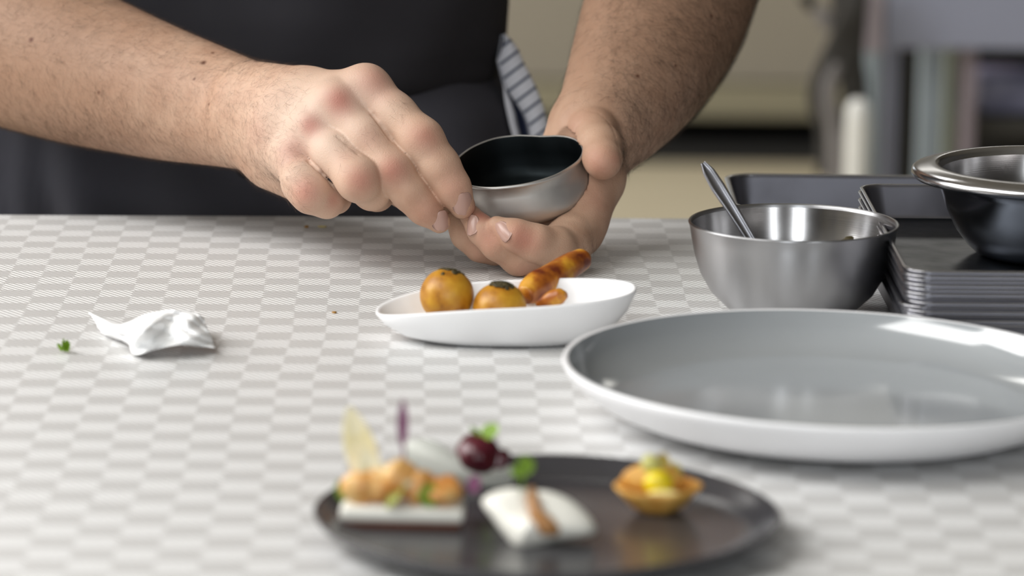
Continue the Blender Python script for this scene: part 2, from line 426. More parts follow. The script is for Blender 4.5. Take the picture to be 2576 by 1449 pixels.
ck2 = leaf(.021, .012, M_cracker, 'cracker', bar, (-.0100, -.004, .012), (R(78), R(-16), 0), .1, .0012)
stem = obj('purple_sprig', *tube([(.001, .0, .018), (.0005, .001, .030), (0, 0, .043)], [.0005, .0006, .0006], 6), M_purple, bar)
leaf(.020, .0046, M_purple, 'sprig_leaf', stem, (0, 0, .033), (R(88), R(0), 0), .05)
leaf(.008, .006, M_purple, 'sprig_leaf', stem, (.029, .0, .0135), (R(75), R(12), R(-20)))

# appetiser 2: beetroot ball on a pale wafer
q = on2(1195, 1222); bt = empty('beetroot_appetiser', q, R(4))
tag(bt, 'dark red beetroot ball with a green leaf and pale wafer on the charcoal plate', 'canape')
M_wafer = mat('pale_wafer', (214, 216, 208), rough=.5, var=.05, vscale=60)
# leaning pale wafer
Pw = [(-.031, .001, .0185), (-.019, .000, .0205), (-.008, .000, .014), (.004, .000, .010), (.016, -.001, .009), (.015, -.004, .0015), (0, -.006, .0012), (-.014, -.005, .001), (-.024, -.003, .004)]
pc = catclosed(Pw, 5)
obj('wafer', *loft([pc+np.array((0, -.0007, 0)), pc+np.array((0, .0007, .0))]), M_wafer, bt)
Rb = .0102
obj('beetroot_ball', *move(blob(Rb, Rb, Rb*.92, 5, .07), (.0015, .004, .0128)), M_beet, bt)
obj('beetroot_ball', *move(blob(.0055, .0050, .0052, 6, .1), (.0105, .002, .0110)), M_beet, bt)
obj('wafer', *move(blob(.013, .007, .0026, 11, .05), (.003, .004, .0026)), M_wafer, bt)
leaf(.0085, .0085, M_leaf, 'herb_leaf', bt, (.0050, .000, .0205), (R(38), R(0), R(-38)))
leaf(.006, .005, M_leaf, 'herb_leaf', bt, (.002, .002, .0215), (R(30), 0, R(60)))

# appetiser 3: folded white shell
q = on2(1340, 1352); sh = empty('folded_white_appetiser', q, R(-6))
tag(sh, 'folded creamy white shell with brown sauce streak on the charcoal plate', 'canape')
def Wl(px, py, dd, o): return np.array(W(px, py, dd))-np.array(o.location)
sh.rotation_euler.z = 0
so_ = [(1207, 1262), (1236, 1236), (1290, 1224), (1335, 1230), (1385, 1234), (1440, 1256), (1488, 1298), (1506, 1330), (1488, 1350), (1400, 1364), (1330, 1384), (1300, 1384), (1268, 1350), (1235, 1306)]
def sring(k, dd, cx_=1335, cy_=1300):
    P = []
    for px, py in so_:
        lobe = math.exp(-((px-1342)/26)**2)*(1 if py < 1300 else .2)
        P.append(Wl(cx_+(px-cx_)*k, cy_+(py-cy_)*k, dd+.004*lobe*k+(1384-py)/160*.010, sh))
    return catclosed(P, 5)
obj('shell', *loft([sring(.3, 1.4720), sring(.85, 1.4710), sring(.94, 1.4690), sring(.96, 1.4665), sring(.92, 1.4630), sring(.78, 1.4600), sring(.5, 1.4580), sring(.2, 1.4572)]), M_cream, sh)
st = obj('sauce_streak', *tube([Wl(1338, 1232, 1.4700, sh), Wl(1340, 1262, 1.4640, sh), Wl(1350, 1296, 1.4598, sh), Wl(1378, 1326, 1.4580, sh), Wl(1405, 1340, 1.4580, sh)], [.0018, .0028, .0032, .0044, .0016], 10, flat=((0, 1, 0), .5)), M_brownsauce, sh)
stm = obj('sprout', *tube([Wl(1312, 1234, 1.468, sh), Wl(1316, 1205, 1.470, sh), Wl(1320, 1180, 1.472, sh)], .0004, 6), M_leaf, sh)
p_ = Wl(1320, 1196, 1.470, sh)
leaf(.0085, .0078, M_leaf, 'sprout_leaf', stm, tuple(p_), (R(82), R(0), R(10)))
leaf(.0065, .004, M_leaf, 'sprout_leaf', stm, tuple(p_), (R(60), R(-70), R(10)))

# appetiser 4: tartlet
q = on2(1655, 1287); ta = empty('tartlet', q, R(8))
tag(ta, 'golden pastry tartlet with bright yellow filling and cream at the right of the charcoal plate', 'canape')
rings = []
for r, z in ((.001, 0), (.007, .0002), (.0105, .003), (.0145, .008), (.0172, .0115), (.0160, .0118), (.0128, .009), (.008, .0055), (.001, .005)):
    rings.append([(r*(1+.12*math.cos(2*a))*math.cos(a), r*.85*(1+.06*math.cos(5*a))*math.sin(a), z*(1+.25*abs(math.sin(a))**2*(1 if math.sin(a) > 0 else -.3)*(r > .01))) for a in np.linspace(0, 2*math.pi, 48, endpoint=False)])
obj('pastry_case', *loft(rings), M_tart, ta)
obj('pastry_case', *move(blob(.0125, .006, .0075, 31, .12), (-.001, .004, .0135)), M_tart, ta)
obj('yellow_filling', *move(blob(.0064, .0052, .0058, 21, .05), (-.0005, -.003, .0130)), M_yolk, ta)
obj('cream_dollop', *move(blob(.0075, .004, .0025, 22, .05), (.0008, -.0085, .0090)), mat('pale_cream', (238, 226, 160), rough=.4), ta)
obj('pale_crumb', *move(blob(.0048, .0045, .0045, 23, .15), (-.003, .002, .0200)), ramp_mat('lime_crumb', [(.3, (176, 170, 80)), (.7, (206, 204, 130))], 90), ta)
leaf(.008, .006, ramp_mat('yellow_green_leaf', [(.3, (140, 130, 50)), (.7, (176, 170, 90))], 90), 'herb_leaf', ta, (.007, .001, .013), (R(70), 0, R(-25)))
leaf(.008, .007, ramp_mat('olive_leaf', [(.3, (150, 128, 40)), (.7, (184, 164, 84))], 90), 'herb_leaf', ta, (.0015, .000, .0175), (R(75), 0, R(-10)))

# ---------------------------------------------------------------- oval white dish with fried food
D0 = T(1272, 856)
def dish():
    n = 120; rings = []
    lv = [(.001, .001, 0, 0), (.55, .55, 0, 0), (.62, .60, 0, .02), (.80, .78, 0, .22), (.94, .93, 0, .62), (1, 1, 0, .97), (.998, .998, .0006, 1), (.985, .975, .0008, 1), (.965, .95, .0004, .97), (.90, .86, 0, .66), (.74, .68, .0008, .30), (.5, .45, .003, .08), (.001, .001, .0034, 0)]
    for sx, sy, dz, t in lv:
        ring = []
        for j in range(n):
            a = 2*math.pi*j/n; c, s = math.cos(a), math.sin(a)
            rim = .0222+.0056*c+.0012*c*c*c-.0012*math.cos(2*a)+.0008*s
            e = .82
            cc = math.copysign(abs(c)**e, c); ss = math.copysign(abs(s)**e, s)
            ring.append((.0680*sx*cc, .0335*sy*ss, rim*t+dz))
        rings.append(ring)
    return loft(rings)
di = obj('oval_dish', *dish(), M_white); di.location = (D0.x, D0.y, TZ+.0006)
tag(di, 'oval white porcelain dish with a raised right end, holding the fried balls', 'dish')
def croquette(c, r, seed, label, flakes):
    o = obj('croquette', *blob(r, r, r*.98, seed, .02, 2.2, 48, 32), M_croq)
    o.location = c; tag(o, label, 'croquette', 'fried balls in the oval dish')
    rr = np.random.default_rng(seed); vf = ([], [])
    for k in range(flakes):
        a = rr.uniform(0, 6.28); q_ = rr.uniform(0, .55); d = Vector((math.sin(q_)*math.cos(a)+.12, math.sin(q_)*math.sin(a), math.cos(q_))).normalized()
        b = blob(rr.uniform(.0008, .002), rr.uniform(.0008, .0018), .0005, int(k), .3, 3, 8, 5)
        vf = merge(vf, move(b, d*r*1.0, d.to_track_quat('Z', 'Y').to_matrix()))
    h = obj('dark_herb_topping', *vf, M_darkherb, o); h['kind'] = 'stuff'; h['label'] = 'dark chopped herbs on top'
    return o
croquette(W(1124, 743, 1.879), .0143, 3, 'golden fried ball nearest the low left end of the oval dish', 18)
croquette(W(1256, 776, 1.872), .0142, 8, 'golden fried ball in the middle of the oval dish, dark herbs on top', 60)
pts = [W(1464, 652, 1.925), W(1442, 665, 1.92), W(1405, 688, 1.91), W(1368, 710, 1.90), W(1338, 730, 1.893), W(1320, 744, 1.888)]
def lumpy_tube(pts, rad, seed, n=20, amp=.03):
    P = catmull([tuple(p) for p in pts], 6); rd = np.interp(np.linspace(0, 1, len(P)), np.linspace(0, 1, len(rad)), rad)
    V, F = tube([Vector(p) for p in P], list(rd), n); r = np.random.default_rng(seed); K = r.normal(size=(6, 3))*330; ph = r.uniform(0, 6, 6)
    V = np.array([tuple(v) for v in V]); c = P[np.minimum(np.arange(len(V))//n, len(P)-1)]
    f = 1+amp*np.sin(V@K.T*.8+ph).sum(1)[:, None]/2.4; return (c+(V-c)*f), F
fr = recenter(obj('fried_stick', *lumpy_tube([pts[0]+(pts[0]-pts[1])*.55]+pts, [.0030, .0058, .0066, .0074, .0079, .0080, .0074, .0050], 5), M_fry))
tag(fr, 'long golden brown fried stick leaning up out of the oval dish', 'fritter')
fr2 = recenter(obj('fried_nugget', *lumpy_tube([W(1424, 742, 1.868), W(1405, 746, 1.870), W(1375, 756, 1.872), W(1350, 766, 1.874)], [.0020, .0044, .0045, .0028, .0012], 9), M_fry))
tag(fr2, 'small brown fried nugget lying under the fried stick in the oval dish', 'fritter')

# ---------------------------------------------------------------- steel bowl, spoon, herb
def on_t(px, d, h=0):       # point on the table in column px, d along the axis
    return T(px, (.4-h)*9183/d-1104, h)
B0 = on_t(1990, 1.93)
pb = [(.001, 0), (.028, 0), (.031, .0012), (.0350, .0051), (.0440, .0139), (.0497, .0238), (.0532, .0345), (.0550, .0440), (.0560, .0500), (.05645, .0508), (.0567, .0515), (.0563, .0521), (.0556, .0520), (.0551, .0514), (.0548, .0500)]
pi_ = [(.0548, .0500), (.0540, .0440), (.0522, .0346), (.0487, .0240), (.0430, .0144), (.0342, .0060), (.030, .0025), (.026, .0012), (.001, .0010)]
bw = empty('steel_bowl', (B0.x, B0.y, TZ+.0008)); tag(bw, 'small brushed steel bowl with a spoon standing in it', 'bowl')
obj('bowl_outside', *oneside(pb, cap=False), M_brushed, bw); obj('bowl_inside', *oneside(pi_), M_inner, bw)
def spoon():
    path = [W(1768, 409, 1.935), W(1783, 432, 1.934), W(1806, 470, 1.932), W(1838, 520, 1.930), W(1872, 575, 1.928), W(1900, 622, 1.926), W(1925, 668, 1.922), W(1945, 705, 1.918), W(1960, 730, 1.915)]
    wd = [.0014, .0034, .0040, .0034, .0029, .0025, .0030, .0085, .0060]
    P = catmull([tuple(p) for p in path], 8); wv = np.interp(np.linspace(0, 1, len(P)), np.linspace(0, 1, len(wd)), wd)
    view = (CAM-Vector(P[10])).normalized(); rings = []
    nrm0 = (view+Vector((.35, 0, .0))).normalized()
    for i, p in enumerate(P):
        t = Vector(P[min(i+1, len(P)-1)]-P[max(i-1, 0)]).normalized(); nn = (nrm0-t*nrm0.dot(t)).normalized(); s = t.cross(nn)
        ring = []; ww = wv[i]
        for k in range(9):                       # front face, with a raised border and a hollow middle
            u = -1+2*k/8; dz = .0006-.0009*(1-u*u)**2+(.0004 if abs(u) == .75 else 0)
            if abs(u) == 1: dz = .0001
            if i > len(P)-18: dz -= .003*(1-u*u)*min(1, (i-len(P)+18)/8)
            ring.append(tuple(Vector(p)+s*u*ww+nn*dz))
        for k in range(8, -1, -1):
            u = -1+2*k/8; dz = -.0007-.0006*(1-u*u)
            if i > len(P)-18: dz -= .003*(1-u*u)*min(1, (i-len(P)+18)/8)
            ring.append(tuple(Vector(p)+s*u*ww*.97+nn*dz))
        rings.append(ring)
    return loft(rings)
tag(recenter(obj('spoon', *spoon(), M_spoon)), 'steel spoon leaning in the small brushed bowl with its handle up to the left', 'spoon')
hb = obj('herb_sprig', *blob(.0045, .003, .0032, 41, .4, 3), M_darkherb); hb.location = W(2132, 606, 1.925)
hb.location = (hb.location.x, hb.location.y, hb.location.z-.001)
tag(hb, 'dark green herb scrap stuck inside the small brushed steel bowl', 'herb')

# ---------------------------------------------------------------- trays
def tray(x0, x1, y0, y1, h, taper=.005, rad=.013, lip=.0013):
    """open tray, base at z=0, rolled rim at z=h"""
    rings = []
    def rr(i, z, r=None): rings.append(rrect(x0+i, x1-i, y0+i, y1-i, max(.001, (r or rad)-i*.4), z, 7))
    rr(taper+.012, 0, rad+.01); rr(taper+.003, .0002); rr(taper+.0008, .0012); rr(taper, .003); rr(.0012, h-.0022)
    rr(.0012, h-.0006); rr(.0018, h-.0006)
    rr(.0022, h-.0022); rr(taper+.0006, .0036); rr(taper+.0016, .0016); rr(taper+.004, .0008); rr(taper+.013, .0006, rad+.01)
    return loft(rings)
M_trayfloor = metal_mat('stained_tray_floor', (62, 66, 72), .34, .01, 'n', .5)  # dark reflections put into the floor colour; smudges only in the roughness
def tray_rim(x0, x1, y0, y1, h, rad=.013, r=.00062):
    rg = [rrect(x0+.0006-r*math.cos(a)*1.7, x1-.0006+r*math.cos(a)*1.7, y0+.0006-r*math.cos(a)*1.7, y1-.0006+r*math.cos(a)*1.7, rad+r*math.cos(a), h-.0006+r*math.sin(a), 8) for a in np.linspace(0, 2*math.pi, 10, endpoint=False)]
    rg.append(rg[0]); return loft(rg, cap0=False, cap1=False)
M_rim = metal_mat('bright_rim_steel', (190, 190, 194), .22, 0, 'n', .2)
SX0, SX1 = .2000, .470
ya, yb = T(2290, .352*9183/1.807-1104, .048).y, T(2160, .352*9183/2.06-1104, .048).y
tme = obj('steel_tray', *move(tray(-.135, .135, -(yb-ya)/2, (yb-ya)/2, .0205), (0, 0, 0)), M_tray)
tme.data.materials.append(M_trayfloor)
for p_ in tme.data.polygons:
    if p_.normal.z > .8 and p_.center.z < .004: p_.material_index = 1
trm = obj('rim', *tray_rim(-.135, .135, -(yb-ya)/2, (yb-ya)/2, .0205), M_rim, tme)
cx, cy = (SX0+SX1)/2, (ya+yb)/2
ords = ['lowest', 'second from the bottom', 'third from the bottom', 'fourth from the bottom', 'fifth from the bottom', 'sixth from the bottom', 'middle one', 'sixth from the top', 'fifth from the top', 'fourth from the top', 'third from the top', 'second from the top', 'topmost']
dxs = [.000, -.0015, .0008, .0002, -.0012, .0004, .0010, -.0003, .0006, -.0006, .0002, -.0008, 0]
NT = 13
for i in range(NT):
    o = tme if i == 0 else tme.copy()
    if i:
        COL.objects.link(o); c_ = trm.copy(); COL.objects.link(c_); c_.parent = o
    o.location = (cx+dxs[i], cy-(NT-i)*.0000, TZ+.0008+i*.0023); o.rotation_euler.z = R([.0, .5, -.3, .2, -.2, .3, -.4, .2, 0, .2, -.1, .1, 0][i])
    tag(o, 'steel tray, %s in the nested stack' % ords[i] + (', carrying the mixing bowl' if i == NT-1 else ''), 'tray', 'nested steel trays')
ztop = TZ+.0008+(NT-1)*.0023
bt0 = T(1818, 437, .030)
big = obj('baking_tray', *tray(-.165, .165, -.060, .060, .0295, .0045, .016, .0015), M_tray)
obj('rim', *tray_rim(-.165, .165, -.060, .060, .0295, .016, .0010), M_rim, big)
big.location = (bt0.x+.166, bt0.y-.062, TZ+.0008); big.rotation_euler.z = R(-.3)
tag(big, 'wide deep steel tray at the far edge of the table behind the tray stack', 'tray')

# mixing bowl standing in the top tray
d3 = 1.95
M0 = T(2640, (.4-.0303)*9183/d3-1104, .0303)
pm = [(.001, 0), (.036, 0), (.041, .002), (.0455, .006), (.0520, .0145), (.0575, .026), (.0610, .037), (.0632, .0445), (.0650, .0452), (.0690, .0445), (.0735, .0428), (.0758, .0428), (.0770, .0445), (.0766, .0468), (.0750, .0480), (.0720, .0490), (.0680, .0500), (.0645, .0503), (.0625, .0498), (.0617, .0480), (.0605, .0460)]
pmi = [(.0605, .0460), (.0598, .038), (.0560, .026), (.0505, .015), (.044, .007), (.039, .003), (.034, .0015), (.001, .0012)]
mb = empty('mixing_bowl', (M0.x, M0.y, ztop+.0009)); tag(mb, 'polished steel mixing bowl with a broad rolled rim standing in the tray stack', 'bowl')
obj('bowl_outside', *oneside(pm, cap=False), M_polish, mb); obj('bowl_inside', *oneside(pmi), M_inner, mb)
wd0 = W(2600, 690, 1.845)
wd_ = obj('small_white_dish', *lathe([(.001, 0), (.009, 0), (.0115, .003), (.0122, .010), (.0118, .0112), (.0108, .0105), (.010, .004), (.001, .003)], 48), M_porc)
wd_.location = (wd0.x, wd0.y, ztop+.0010)
tag(wd_, 'small white dish at the right picture edge in front of the mixing bowl', 'dish')

# ---------------------------------------------------------------- tissue and crumbs
def tissue():
    G = np.array([
     [(222, 786, .004), (300, 815, .005), (370, 790, .010), (430, 780, .013), (485, 785, .012), (512, 800, .010)],
     [(238, 806, .0045), (305, 828, .008), (378, 806, .0155), (432, 800, .0125), (480, 806, .014), (520, 825, .008)],
     [(248, 826, .003), (308, 848, .0055), (362, 838, .0140), (425, 832, .0100), (472, 838, .012), (532, 850, .005)],
     [(262, 842, .0008), (320, 864, .0022), (338, 893, .0010), (392, 880, .0045), (455, 868, .0065), (541, 876, .0030)]], float)
    R1 = np.stack([catmull(G[i], 10) for i in range(4)]); Q = np.stack([catmull(R1[:, j], 10) for j in range(R1.shape[1])], 1)
    r = np.random.default_rng(2); V = []; n, m = Q.shape[:2]
    for i in range(n):
        for j in range(m):
            px, py, h = Q[i, j]
            h += .0008*math.sin(j*.45+i*.3)+.0012*abs(math.sin(j*.22-i*.35+1))-.0004
            V.append(tuple(T(px, py, max(h, .0006))))
    F = [(i*m+j, i*m+j+1, (i+1)*m+j+1, (i+1)*m+j) for i in range(n-1) for j in range(m-1)]
    return V, F
ti = recenter(obj('paper_tissue', *tissue(), M_tissue)); s_ = ti.modifiers.new('thick', 'SOLIDIFY'); s_.thickness = .0003
tag(ti, 'crumpled white paper tissue lying on the cloth at the left', 'tissue')
g = empty('herb_scrap', T(164, 889)); tag(g, 'small bright green herb scrap on the cloth left of the tissue', 'herb')
for k, (x, y, z, rz) in enumerate(((0, 0, .001, 0), (.001, 0, .0015, 1.2), (-.002, .001, .001, 2.4), (0, .001, .0025, 3.9), (.0015, -.001, .001, 5.2), (-.001, 0, .003, 4.6))):
    leaf(.0048, .0036, M_leaf, 'leaf', g, (x, y, z), (R(35+8*k), 0, rz), .4)
def crumb(px, py, r, m, seed, label, sx=1.0):
    o = obj('crumb', *blob(r*sx, r, r*.5, seed, .4, 3, 10, 7), m); p = T(px, py); o.location = (p.x, p.y, p.z+r*.4)
    tag(o, label, 'crumb', 'crumbs on the cloth'); return o
M_crumb = mat('golden_crumb', (150, 108, 36), rough=.5); M_pale = mat('pale_crumb', (196, 180, 110), rough=.6)
crumb(772, 573, .0014, M_crumb, 1, 'tiny dark golden crumb near the far cloth edge under the right hand')
crumb(812, 572, .0010, M_pale, 2, 'tiny pale straw-coloured crumb beside the dark golden crumb', 3.0)
crumb(840, 788, .0012, M_crumb, 3, 'tiny brown crumb on the cloth left of the oval dish')

# ---------------------------------------------------------------- background furniture on the right (about 5 m away)
def Wy(px, py, y):            # point at world distance y
    v = CROT @ Vector(((px-1288)/FPX, -(py-724.5)/FPX, -1)); return CAM+v*(y/v.y)
YB = 4.6
a = Wy(2203, 122, YB); b2 = Wy(2700, 122, YB)
wt = empty('grey_worktable', (a.x+.35, YB+.35, 0)); tag(wt, 'blue grey worktable with a deep front panel and metal legs behind the trays', 'table')
ox, oy = a.x+.35, YB+.35
def wl(x0, x1, y0, y1, z0, z1, bv=.003): return box(x0-ox, x1-ox, y0-oy, y1-oy, z0, z1, bv)
obj('front_panel', *wl(a.x+.012, a.x+1.0, YB, YB+.02, a.z, .90), M_blue, wt, False)
obj('side_post', *wl(a.x-.014, a.x+.010, YB-.004, YB+.03, a.z-.005, .90), mat('pinkish_grey_post', (180, 170, 178), rough=.5), wt, False)
obj('tabletop', *wl(a.x-.02, a.x+1.02, YB-.01, YB+.7, .90, .93), M_blue, wt, False)
for px0, px1, m, dy in ((2180, 2216, M_leg, 0), (2228, 2262, M_blue, .02), (2318, 2376, M_leg, .10), (2384, 2410, mat('greenish_leg', (172, 180, 166), rough=.5), .14), (2428, 2460, mat('mauve_leg', (158, 146, 154), rough=.5), .05)):
    A, B = Wy(px0, 124, YB+dy), Wy(px1, 124, YB+dy)
    obj('leg', *wl(A.x, B.x, YB+dy, YB+dy+.03, 0, .899), m, wt, False)
A = Wy(2410, 140, YB+.3); B = Wy(2460, 140, YB+.3)
obj('side_panel', *wl(a.x+.02, a.x+1.0, YB+.62, YB+.64, 0, .899), M_black, wt, False)  # black sheet at the back in place of the shade under the worktable
obj('brown_panel', *wl(A.x, B.x, YB+.3, YB+.32, 0, .899), mat('brown_panel', (70, 60, 56), rough=.6), wt, False)
# shelf and wrapped packs
A = Wy(2462, 282, YB+.12)
obj('shelf', *wl(A.x-.02, a.x+1.0, YB+.10, YB+.60, A.z-.03, A.z-.004), mat('olive_shelf', (62, 60, 56), rough=.6), wt, False)
for k in range(2):
    pk = obj('wrapped_pack', *move(box(0, .16, 0, .12, 0, .025+.025*(1-k), .005), (0, 0, 0)), M_wrap, None)
    pk.location = (A.x+.004, YB+.12+.14*k, A.z-.003)
    tag(pk, ['blue and mauve wrapped pack on the shelf of the grey worktable', 'wrapped pack standing behind the blue and mauve one on the worktable shelf'][k], 'package', 'packs on the worktable shelf')
# white bottle, dark hanging apron and lever machine left of the worktable
A = Wy(2128, 250, 4.35); B = Wy(2192, 250, 4.35)
rw = (B.x-A.x)/2; zt2 = A.z
bo = empty('white_canister', ((A.x+B.x)/2, 4.35, 0)); tag(bo, 'tall white cylindrical canister standing before the grey worktable', 'canister')
obj('canister_body', *lathe([(.001, 0), (rw, 0), (rw, .01), (rw, zt2-.03), (rw*.9, zt2-.008), (rw*.5, zt2), (.001, zt2)], 40), M_cyl, bo)
obj('canister_base', *lathe([(.001, .0), (rw*2.2, 0), (rw*2.2, .02), (rw*1.1, .03), (.001, .03)], 40), M_greymetal, bo)
def ribbon(name, P, m, wd, th, y, parent):
    pts = [Wy(px, py, y) for px, py in P]; c = catmull([tuple(p) for p in pts], 6)
    wv = np.interp(np.linspace(0, 1, len(c)), np.linspace(0, 1, len(wd)), wd)
    o = obj(name, *tube([Vector(p)-parent.location for p in c], [w_*y/FPX for w_ in wv], 12, flat=((0, 1, 0), th)), m, parent); return o
mc = empty('lever_stand', Wy(2100, 500, 4.5)); mc.location.z = 0
tag(mc, 'dark machine with bent grey lever arms at the left of the grey worktable', 'machine')
ribbon('dark_body', [(2140, -60), (2135, 60), (2135, 150), (2150, 240), (2150, 420), (2150, 1300)], M_darkcloth, [50, 46, 42, 34, 40, 40], .4, 4.53, mc)
ribbon('dark_arm', [(2160, -20), (2130, 60), (2090, 130), (2058, 200), (2050, 260), (2075, 330), (2082, 440)], M_darkcloth, [30, 28, 20, 18, 18, 22, 30], .5, 4.48, mc)
ribbon('grey_arm', [(2050, 20), (2072, 45), (2085, 75)], M_greymetal, [12, 22, 14], .6, 4.44, mc)
ribbon('grey_arm', [(2108, 160), (2085, 215), (2085, 265), (2100, 330), (2105, 440), (2105, 1300)], M_greymetal, [12, 18, 20, 22, 26, 26], .6, 4.44, mc)
ribbon('dark_knob', [(2020, -12), (2034, 4), (2040, 26)], M_black, [14, 17, 8], .7, 4.44, mc)

# ================================================================= the chef
# Body surface: a signed distance field of tapered limbs, blended at the joints, turned into one mesh
class Field:
    def __init__(s, lo, hi, h):
        s.h = h; s.lo = np.array(lo, float); s.n = np.ceil((np.array(hi)-s.lo)/h).astype(int)+1
        s.ax = [(s.lo[i]+h*np.arange(s.n[i])).astype(np.float32) for i in range(3)]
    def new(s): return np.full(s.n, 1.0, np.float32)
    def sl(s, lo, hi):
        a = np.clip(np.floor((np.array(lo)-s.lo)/s.h).astype(int), 0, s.n-1); b = np.clip(np.ceil((np.array(hi)-s.lo)/s.h).astype(int)+1, 1, s.n)
        return tuple(slice(int(x), int(max(y, x+1))) for x, y in zip(a, b))
    def cone(s, F, a, b, ra, rb, k=.004, sq=None, cut=False):
        """sq=(axis, factor): thinner along that axis"""
        a = np.array(a, float); b = np.array(b, float); m = max(ra, rb)+k+.012
        S = s.sl(np.minimum(a, b)-m, np.maximum(a, b)+m)
        X, Y, Z = np.meshgrid(s.ax[0][S[0]], s.ax[1][S[1]], s.ax[2][S[2]], indexing='ij', sparse=True)
        d = b-a; L = max(float(d@d), 1e-9)
        t = np.clip(((X-a[0])*d[0]+(Y-a[1])*d[1]+(Z-a[2])*d[2])/L, 0, 1)
        px, py, pz = X-a[0]-t*d[0], Y-a[1]-t*d[1], Z-a[2]-t*d[2]
        q = px*px+py*py+pz*pz
        if sq is not None:
            ax = np.array(sq[0], float); ax /= np.linalg.norm(ax); e = px*ax[0]+py*ax[1]+pz*ax[2]
            q = q+e*e*(1/sq[1]**2-1)
        D = np.sqrt(q)-(ra+(rb-ra)*t)
        if cut: F[S] = np.maximum(F[S], -D)
        else: F[S] = smin(F[S], D, k)
        return F
    def val(s, F, p):
        i = np.clip((np.array(p)-s.lo)/s.h, 0, s.n-1.001); j = i.astype(int); f = i-j; v = 0
        for dx in (0, 1):
            for dy in (0, 1):
                for dz in (0, 1):
                    v += F[j[0]+dx, j[1]+dy, j[2]+dz]*(f[0] if dx else 1-f[0])*(f[1] if dy else 1-f[1])*(f[2] if dz else 1-f[2])
        return float(v)
    def hit(s, F, px, py, d0=1.85, d1=2.35):
        d = d0
        while d < d1:
            if s.val(F, W(px, py, d)) < 0: break
            d += .0008
        for _ in range(4): d -= .0002
        p = np.array(W(px, py, d)); e = s.h
        g_ = np.array([s.val(F, p+np.eye(3)[i]*e)-s.val(F, p-np.eye(3)[i]*e) for i in range(3)])
        return Vector(p), Vector(g_).normalized()
def smin(a, b, k):
    h = np.maximum(k-np.abs(a-b), 0)/k
    return np.minimum(a, b)-h*h*(k*.25)
def surface(F, f):
    """surface nets"""
    S = F < 0; n = np.array(F.shape); c = S[:-1, :-1, :-1].astype(np.int8)
    cnt = sum(S[i:n[0]-1+i, j:n[1]-1+j, k:n[2]-1+k].astype(np.int8) for i in (0, 1) for j in (0, 1) for k in (0, 1))
    act = (cnt > 0) & (cnt < 8); idx = -np.ones(act.shape, np.int64); I = np.argwhere(act); idx[act] = np.arange(len(I))
    acc = np.zeros((len(I), 3)); num = np.zeros(len(I)); cor = [(i, j, k) for i in (0, 1) for j in (0, 1) for k in (0, 1)]
    for a in cor:
        for ax in range(3):
            if a[ax]: continue
            b = list(a); b[ax] = 1
            fa = F[I[:, 0]+a[0], I[:, 1]+a[1], I[:, 2]+a[2]]; fb = F[I[:, 0]+b[0], I[:, 1]+b[1], I[:, 2]+b[2]]
            m = (fa < 0) != (fb < 0); t = np.where(m, fa/np.where(m, fa-fb, 1), 0)
            p = np.zeros((len(I), 3)); p += a; p[:, ax] += t
            acc += p*m[:, None]; num += m
    V = f.lo+(I+acc/num[:, None])*f.h; Q = []
    for ax in range(3):
        o = [i for i in range(3) if i != ax]
        A = np.take(S, range(0, n[ax]-1), ax); B = np.take(S, range(1, n[ax]), ax)
        E = np.argwhere(A != B); E = E[(E[:, o[0]] > 0) & (E[:, o[1]] > 0) & (E[:, o[0]] < n[o[0]]-1) & (E[:, o[1]] < n[o[1]]-1)]
        ins = A[E[:, 0], E[:, 1], E[:, 2]]
        def g(d0, d1):
            q = E.copy(); q[:, o[0]] -= d0; q[:, o[1]] -= d1; return idx[q[:, 0], q[:, 1], q[:, 2]]
        q = np.stack([g(1, 1), g(0, 1), g(0, 0), g(1, 0)], 1)
        fl = ins if ax != 1 else ~ins
        q[~fl] = q[~fl][:, ::-1]; Q.append(q)
    return V, np.vstack(Q)

def px2r(p, d): return p*d/FPX
VIEW = np.array(CROT @ Vector((0, 0, -1)))
def chain(f, F, pts, k=.004, sq=None):
    """pts: (px, py, depth, radius in pixels)"""
    for A, B in zip(pts[:-1], pts[1:]):
        f.cone(F, W(*A[:3]), W(*B[:3]), px2r(A[3], A[2]), px2r(B[3], B[2]), k, sq)
    return F
def bounds(plist, pad=.012):
    P = []; 
    for (px, py, d, r) in plist:
        c = np.array(W(px, py, d)); rr = px2r(r, d)+pad; P += [c-rr, c+rr]
    P = np.array(P); return P.min(0), P.max(0)

H_ = .0010
